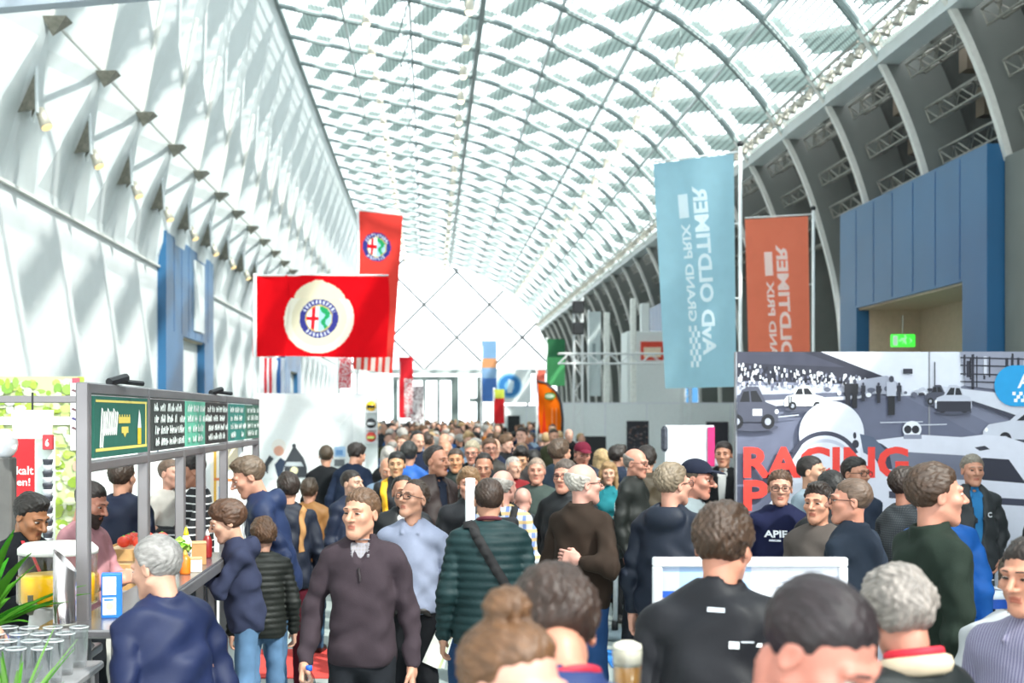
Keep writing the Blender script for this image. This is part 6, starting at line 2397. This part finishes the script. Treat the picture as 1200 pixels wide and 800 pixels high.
l6 = person('dark-haired man in navy suit leaning towards the white wall', 420, 519, 15.2, 160, ('suit', '#1e2a44'), '#1e2a44', ('medium', '#2a201b'), S1, 'a', lean=12, hp=12, hy=-20, **MID)
l7 = person('clean-shaven young man in navy coat looking along the aisle', 411, 549, 11.2, 48, ('coat', '#1d2740', 'shell'), '#22252c', ('crop', '#2c211b'), '#d8a890', 'c', hy=6, **MID)
l8 = person('person in tan coat in the gap behind the maroon trousers', 362, 560, 11.8, 170, ('coat', '#a8743f', 'shell'), '#3f6a8a', ('medium', '#4a3828'), S1, 'a', **MID)
s1 = person('dark-haired stand worker in black vest with red trim', 42, 578, 7.15, 52, ('polo', '#1b1d22'), '#22252c', ('quiff', '#1f1713'), '#a8704c', 'd', hp=24, hy=6, la='counter', ra='counter', **NEAR)
s2 = person('bearded man in pink shirt working behind the ledge', 112, 563, 7.8, 70, ('shirt', '#e0a0a8'), '#22252c', ('crop', '#2a1d17'), '#d49078', 'a', hp=22, beard='#2b1d17', la='counter', ra='counter', hands=('point', 'point'), g=1.1, **NEAR)
s3 = person('person in dark navy coat with back turned inside the stand', 142, 536, 9.2, 165, ('coat', '#1a2440', 'shell'), '#22252c', ('short', '#3a2a20'), S1, 'a', **MID)
s4 = person('stand cook in black shirt with white stripes', 221, 531, 10.3, -70, ('shirt', '#1e1f24', 'hstripe'), '#22252c', ('short', '#241a15'), '#cf9378', 'a', hp=16, la='counter', ra='counter', **MID)
s5 = person('person in pale top half hidden behind the chalk board', 198, 536, 11.0, 60, ('shirt', '#e0d8d0'), '#22252c', ('crop', '#6a5444'), '#d8a08a', 'a', **MID)
s0 = person('person in red sleeve at the left edge reaching to the tumblers', -170, 600, 4.95, 82, ('sweater', '#b01f3a'), '#22252c', ('short', '#3a2a20'), S1, 'a', la='reach', ra='reach', hands=('grip', 'grip'), **MID)

# ---- straps, bags, things in hands, lettering on clothes
M_STRAP = mat('black_webbing', '#1c1a1c', .8)
strap(f4, [(.10, .02, 1.50), (.06, .14, 1.42), (-.02, .17, 1.28), (-.12, .15, 1.12), (-.17, .08, 1.0)], .055, M_STRAP, 'shoulder_strap')
pr = Print().text('APIE', (-.5, -.16), (1, 0), (0, 1), '#eef0f4', .03, (1.0, .32)).rect(-.3, -.34, .2, -.25, '#dfe2ea')
badge(r4, pr, -0.05, 1.335, .15, name='lettering')
pr = Print().rect(-.8, 0, .9, .22, '#e4e6ea').rect(-.9, -.12, -.3, .3, '#e4e6ea').rect(-.2, .24, .5, .34, '#b9bcc4')
badge(f7, pr, -.09, 1.35, .05, True, 'back_logo')
pr = Print().rect(-.5, -.2, .7, .1, '#c9ccd4')
badge(f7, pr, .0, 1.455, .045, True, 'collar_logo')
pr = Print().rect(-.4, .1, .3, .8, '#c6c8d0').rect(-.5, -.1, .6, .03, '#d8dae0').rect(-.5, -.35, 1.1, -.2, '#b9bcc6')
badge(f7, pr, .175, 1.13, .05, True, 'sleeve_logo')
pr = Print().text('C', (-.4, -.4), (1, 0), (0, 1), '#e4e6ea', .03, (.8, .8))
badge(r9, pr, .085, 1.30, .05, False, 'chest_badge')
# red lanyard of the man in the blue jacket, blue lanyard of the bearded man
collar_ring(f6, 1.512, .066, .007, mat('lanyard_red', '#b02034', .6), 'lanyard')
collar_ring(f9, 1.500, .080, .022, mat('collar_beige', '#c9b49a', .8), 'fleece_collar')
collar_ring(f9, 1.535, .068, .011, mat('collar_red', '#d21f34', .7), 'red_collar')
collar_ring(f4, 1.530, .064, .009, mat('maroon_lining', '#5a1f2c', .8), 'collar_lining')
strap(r8, [(-.06, .0, 1.49), (-.05, -.10, 1.44), (-.01, -.16, 1.30)], .022, mat('lanyard_blue', '#2a86d8', .6), 'lanyard')
for s in (-1, 1):
    strap(c15, [(s * .10, .04, 1.47), (s * .115, -.10, 1.42), (s * .12, -.16, 1.28), (s * .12, -.16, 1.08)], .06, mat('yellow_panel', '#f0b41e', .7), 'yellow_panel')
    strap(l4, [(s * .09, -.02, 1.47), (s * .10, .13, 1.42), (s * .10, .16, 1.15)], .05, mat('tan_strap', '#a8794a', .8) if s < 0 else mat('blue_strap', '#2f6ad0', .7), 'bag_strap')
    strap(l1, [(s * .03, -.10, 1.46), (s * .028, -.17, 1.36), (s * .03, -.17, 1.22)], .010, mat('cord_white', '#e6e8ee', .7), 'cord')
    strap(c11, [(s * .09, -.04, 1.47), (s * .10, .13, 1.42), (s * .09, .15, 1.20)], .05, M_STRAP, 'strap')
strap(s1, [(-.06, .0, 1.49), (-.045, -.10, 1.43), (0, -.15, 1.32)], .018, mat('red_trim', '#d8303a', .7), 'trim')
strap(f2, [(0, -.16, 1.385), (0, -.17, 1.35), (0, -.17, 1.315)], .012, mat('zip_dark', '#2d2529', .5), 'zip')
strap(f3, [(-.165, 0, .955), (0, -.15, .955), (.165, 0, .955)], .035, mat('belt_leather', '#1c1614', .5), 'belt', lift=.012)


def bag(rec, label, name='rucksack', colr='#1c1d22', off=(0, .23, 1.22), size=(.30, .16, .42)):
    root = rec['root']
    M = Matrix.Translation(root.location) @ Matrix.Rotation(root.rotation_euler.z, 4, 'Z')
    p = M @ (Vector(off) * rec['sc'])
    e = empty(name, tuple(p), root.rotation_euler.z, 1.0, label, 'rucksack')
    V, F = surfnet(lambda P: np.sqrt((np.maximum(np.abs(P) - np.array([size[0] / 2 - .05, size[1] / 2 - .05, size[2] / 2 - .06]), 0) ** 2).sum(1)) - .055 + wob(P, 20, 1) * .006,
                   (-size[0] / 2 - .03, -size[1] / 2 - .03, -size[2] / 2 - .03), (size[0] / 2 + .03, size[1] / 2 + .03, size[2] / 2 + .03), .018)
    link('bag_body', np_mesh('bag_body', V, F, fabric(colr, 'shell', 'bag_cloth'), None, True), e)
    MB().bevbox((0, size[1] / 2 + .01, -.06), (size[0] * .7, .05, size[2] * .4), .015).build('pocket', fabric(colr, 'shell', 'bag_cloth'), e)
    MB().tube([(-.03, 0, size[2] / 2), (-.02, 0, size[2] / 2 + .04), (.02, 0, size[2] / 2 + .04), (.03, 0, size[2] / 2)], .008).build('handle', M_STRAP, e)


bag(c11, 'black rucksack on the back of the plaid shirt')


def in_hand(rec, side):
    """world matrix at the grip of a hand: x thumb side, z along the fingers"""
    p, M = rec['wrists'][side]
    root = rec['root']
    mw = Matrix.Translation(root.location) @ Matrix.Rotation(root.rotation_euler.z, 4, 'Z') @ Matrix.Scale(rec['sc'], 4)
    return mw @ Vector(p)


# water bottle with blue cap
p = in_hand(f2, -1)
e = empty('water_bottle', (p.x + .005, p.y - .02, p.z - .13), label='clear water bottle with blue cap held by the man in the plum sweater', cat='bottle')
MB().lathe([(.030, 0), (.032, .01), (.032, .13), (.026, .16), (.013, .18), (.013, .19)], n=18).build('bottle_body', mat_glass('bottle_plastic', '#dfe8ec', .06, .9), e, True)
MB().lathe([(.016, .188), (.016, .208), (.014, .212)], n=16).build('cap', mat('cap_blue', '#2a62c8', .4), e, True)
MB().lathe([(.0325, .05), (.0325, .10)], n=18, cap=False).build('label_band', mat('band_pale', '#c9d6e4', .5), e, True)
# folded papers
p = in_hand(f3, 1)
e = empty('paper_leaflet', (p.x - .03, p.y - .01, p.z - .04), label='folded pale leaflets held by the man in the pale shirt', cat='leaflet')
for i in range(3):
    MB().box((-.02 + .010 * i, .004 * i, -.02), (.10, .002, .24), Matrix.Rotation(R(24 - 4 * i), 3, 'Y')).build('sheet', mat('paper_%d' % i, ('#e8e6df', '#c8d2a0', '#d9dce4')[i], .7), e)
# wrist watch
p = in_hand(f3, 1)
MBw = MB()
e = empty('wrist_watch', (p.x + .005, p.y + .01, p.z + .115), label='dark wrist watch on the cuff of the pale shirt', cat='watch')
MB().lathe([(.036, -.010), (.038, 0), (.036, .010)], n=20, cap=False).build('band', mat('watch_band', '#2a2420', .5), e, True)
MB().bar((0, -.034, 0), (0, -.046, 0), .018, 16).build('dial', mat('watch_dial', '#c8c4b8', .3, .5), e)
# beer glass
p = in_hand(f6, 1)
e = empty('beer_glass', tuple(W(735, 0, 3.05)[:2]) + (W(0, 758, 3.05).z - .19,), label='tall glass of amber beer with thick white foam', cat='beer glass')
MB().lathe([(.026, 0), (.028, .01), (.034, .188), (.033, .19), (.026, .012)], n=20, cap=False).build('glass_wall', mat_glass('beer_glass_wall', '#f4f6f4', .04, .95), e, True)
MB().lathe([(.001, .012), (.0255, .012), (.0312, .150), (.001, .150)], n=20, cap=False).build('beer', mat('amber_beer', '#f09a1c', .2, vary=.05), e, True)
MB().lathe([(.001, .148), (.0312, .149), (.0335, .180), (.031, .196), (.015, .203), (.001, .204)], n=20, cap=False).build('foam', mat('beer_foam', '#f4ead8', .9, vary=.04), e, True)
beer = e
# folder of the blonde woman
p = in_hand(c5, 1) + Vector((-.02, -.03, .05))
e = empty('white_folder', tuple(p), label='white folder held upright by the blonde woman', cat='folder')
MB().box((.03, 0, 0), (.03, .012, .18), Matrix.Rotation(R(6), 3, 'Y')).build('cover', M_PANEL, e)
MB().box((.027, 0.0, -.01), (.026, .016, .17), Matrix.Rotation(R(6), 3, 'Y')).build('pages', mat('paper_white', '#eceae6', .8), e)
# red flat box at the white-haired man's side
p = in_hand(f1, 1)
e = empty('red_pouch', (p.x, p.y, p.z - .05), label='small red pouch in the hand of the white-haired man', cat='pouch')
MB().bevbox((0, 0, 0), (.07, .05, .10), .012).build('pouch_body', mat('pouch_red', '#d04a38', .6), e)
MB().bevbox((0, 0, .045), (.072, .052, .02), .006).build('flap', mat('pouch_flap', '#b83a2c', .6), e)

# ------------------------------------------------------------------ the dense crowd further down the aisle
def crowd_mesh(i, hairk, headk, topk, fem, arms, g, vox=.026, hvox=.011):
    sp = dict(kind=topk, g=g, fem=fem, belly=.1 if i % 3 == 0 else 0, la=arms[0], ra=arms[1], seed=i * 1.3, open=None, sleeve='long', hy=(i * 37 % 40) - 20, hp=(i * 17 % 24) - 4, ht=0, lean=0, hs=1.0)
    A, b = head_frame(sp)
    lo, hi = limits(sp)
    parts = []
    HV, HF, HM = head_lib(headk, hvox)
    parts.append((HV @ A.T + b, HF, np.where(HM > 0, np.where(HM == 1, 0, np.where(HM == 2, 0, 1)), 0)))
    V, F = surfnet(lambda P: body_field(P, sp), (min(lo[0], -.26), min(lo[1], -.22), -.01), (max(hi[0], .26), max(hi[1], .2), 1.62), .034)
    parts.append((V, F, np.zeros(len(F), int)))
    HVn, HFn = hand_lib('relax', .012)
    for sg, a in ((-1, arms[0]), (1, arms[1])):
        s, e, w = arm_pts(a, sg, fem)
        dz = (w - e) / np.linalg.norm(w - e)
        dx = np.array([0, -1.0, .1]); dx = dx - dz * (dx @ dz); dx /= np.linalg.norm(dx)
        M = np.stack([dx, np.cross(dz, dx), dz], 1)
        parts.append((HVn @ M.T + w, HFn, np.zeros(len(HFn), int)))
    V, F = surfnet(lambda P: hair_field(P, hairk, i), (-.13, -.15, -.27 if hairk == 'long' else -.13), (.13, .16, .18), hvox)
    parts.append((V @ A.T + b, F, np.full(len(F), 1)))
    V, F = surfnet(lambda P: top_field(P, sp), (min(lo[0], -.27), min(lo[1], -.25), min(TOPS[topk]['hem'] - .03, lo[2])), (max(hi[0], .27), max(hi[1], .22), 1.56), vox)
    parts.append((V, F, np.full(len(F), 2)))
    V, F = surfnet(lambda P: trouser_field(P, g), (-.24, -.2, .03), (.24, .2, 1.04), .034)
    parts.append((V, F, np.full(len(F), 3)))
    o = np.cumsum([0] + [len(p[0]) for p in parts])
    V = np.concatenate([p[0] for p in parts])
    F = np.concatenate([p[1] + o[q] for q, p in enumerate(parts)])
    mi = np.concatenate([p[2] for p in parts])
    m0 = mat('crowd_cloth', '#333333')
    return np_mesh('person', V, F, [skin_mats(S1)[0], m0, m0, m0], mi, True)


CM = [crowd_mesh(0, 'short', 'a', 'jacket', 0, ('hang', 'hang'), 1.0), crowd_mesh(1, 'medium', 'b', 'sweater', 0, ('bend', 'hang'), 1.08),
      crowd_mesh(2, 'long', 'f', 'coat', 1, ('bend', 'bend'), .95), crowd_mesh(3, 'crop', 'c', 'hoodie', 0, ('pocket', 'pocket'), 1.0),
      crowd_mesh(4, 'fringe', 'b', 'jacket', 0, ('hang', 'bend'), 1.1), crowd_mesh(5, 'recede', 'd', 'shirt', 0, ('low', 'low'), 1.0)]
rc = random.Random(21)
tones = ['#cf987e', '#d8a48c', '#c68c70', '#dca894']
hairs_ = {'dark brown': '#33261e', 'black': '#1c1715', 'fair': '#a88a62', 'grey': '#a09a94', 'brown': '#5c432f'}
coats = {'black': '#1d1e22', 'navy': '#222c46', 'dark grey': '#3d4046', 'brown': '#4d3a2c', 'blue': '#2f5f9f', 'olive': '#4a4c36', 'beige': '#a8967a', 'red': '#9a2a30', 'pale blue': '#8fa6bf', 'white': '#d6d4d0', 'orange': '#cf7a2a'}
cw = list(coats)
wts = [22, 18, 14, 9, 7, 7, 6, 4, 5, 5, 2]
kindword = ['jacket', 'sweater', 'coat', 'hooded top', 'jacket', 'shirt']
taken = [(q['root'].location.x, q['root'].location.y) for q in PEOPLE]
taken += [(W(727, 0, 12.6).x, 12.6), (W(551, 0, 8.7).x, 8.7)]
count = 0
cells = {}
tries = 0
while count < 270 and tries < 30000:
    tries += 1
    y = 13.2 + (78 - 13.2) * (rc.random() ** .78)
    lo_px, hi_px = (443, 655) if y > 16 else (448, 660)
    if 26 < y < 39 and rc.random() < .25: hi_px = 690
    px = rc.uniform(lo_px, hi_px)
    x = (px - VX) * y / FPX
    need = .60 if y < 25 else .68
    if any((x - a) ** 2 + (y - b) ** 2 < need ** 2 for a, b in taken): continue
    if x > 3.3 and 35.2 < y < 41.5: continue
    if -3.4 < x < -.55 and 23.2 < y < 25.9: continue
    if any(abs(x - ox) < .5 and abs(y - oy) < .5 for ox, oy in ((W(644, 0, 36).x, 36), (W(659, 0, 36).x, 36), (W(468, 0, 46).x, 46), (W(496, 0, 47).x, 47), (W(565, 0, 44).x, 44), (W(579, 0, 43).x, 43), (W(641, 0, 46).x, 46), (W(629, 0, 39).x, 39), (W(592, 0, 60).x, 60), (W(612, 0, 60).x, 60))): continue
    if 55.2 < y < 56.8 and x > 2.4: continue
    if 59.3 < y < 60.7 and 2.4 < x < 4.6: continue
    taken.append((x, y))
    i = rc.choices(range(6), [5, 4, 2.5, 3, 2, 3])[0]
    cn = rc.choices(cw, wts)[0]
    hn = rc.choice(list(hairs_))
    if i == 4: hn = 'grey'
    o = bpy.data.objects.new('person', CM[i])
    col.objects.link(o)
    o.location = (x, y, 0)
    away = rc.random() < .3
    o.rotation_euler = (0, 0, R(rc.gauss(180 if away else 0, 28)))
    s_ = rc.uniform(.92, 1.06) * (.95 if i == 2 else 1)
    o.scale = (s_, s_, s_)
    for sl in o.material_slots: sl.link = 'OBJECT'
    o.material_slots[0].material = skin_mats(rc.choice(tones))[0]
    o.material_slots[1].material = mat('hair_' + hn.replace(' ', '_'), hairs_[hn], .6, vary=.25, nscale=50)
    o.material_slots[2].material = fabric(coats[cn], 'plain', 'crowd_top')
    o.material_slots[3].material = fabric(rc.choice(['#23262c', '#2e3e5c', '#3a3632']), 'plain', 'crowd_legs')
    face = 'seen from behind' if away else 'facing the food stand'
    if i == 4: lab = 'bald person in %s jacket %s in packed aisle' % (cn, face)
    else: lab = '%s-haired person in %s %s %s in packed aisle' % (hn, cn, kindword[i], face)
    tag(o, lab, 'person', 'crowd in the packed aisle')
    count += 1

# flat prints belong to the panel, board or cloth that carries them
HOST = {'poster_print': ('panel_core',), 'board_print': ('board',), 'writing': ('board',), 'wall_print': ('panel',), 'label_print': ('pack',), 'sign_print': ('board',),
        'words': ('panel',), 'column_print': ('column',), 'picture_print': ('panel',), 'wall_poster': ('panel',), 'pictogram': ('sign_box',), 'numeral': ('header',), 'lettering': ('cloth',),
        'seam_profile': ('panel_core',), 'tap': ('tank',), 'juice': ('tank',), 'edge_band': ('table_top',), 'flap': ('pouch_body',), 'sign_face': ('sign_frame',), 'foam': ('beer',)}
kids = {}
for o in col.objects:
    if o.parent: kids.setdefault(o.parent.name, []).append(o)
for o in list(col.objects):
    base = o.name.split('.')[0]
    if base in HOST and o.parent and o.parent.type == 'EMPTY':
        for s in kids.get(o.parent.name, []):
            if s.name.split('.')[0] in HOST[base]:
                o.parent = s
                break
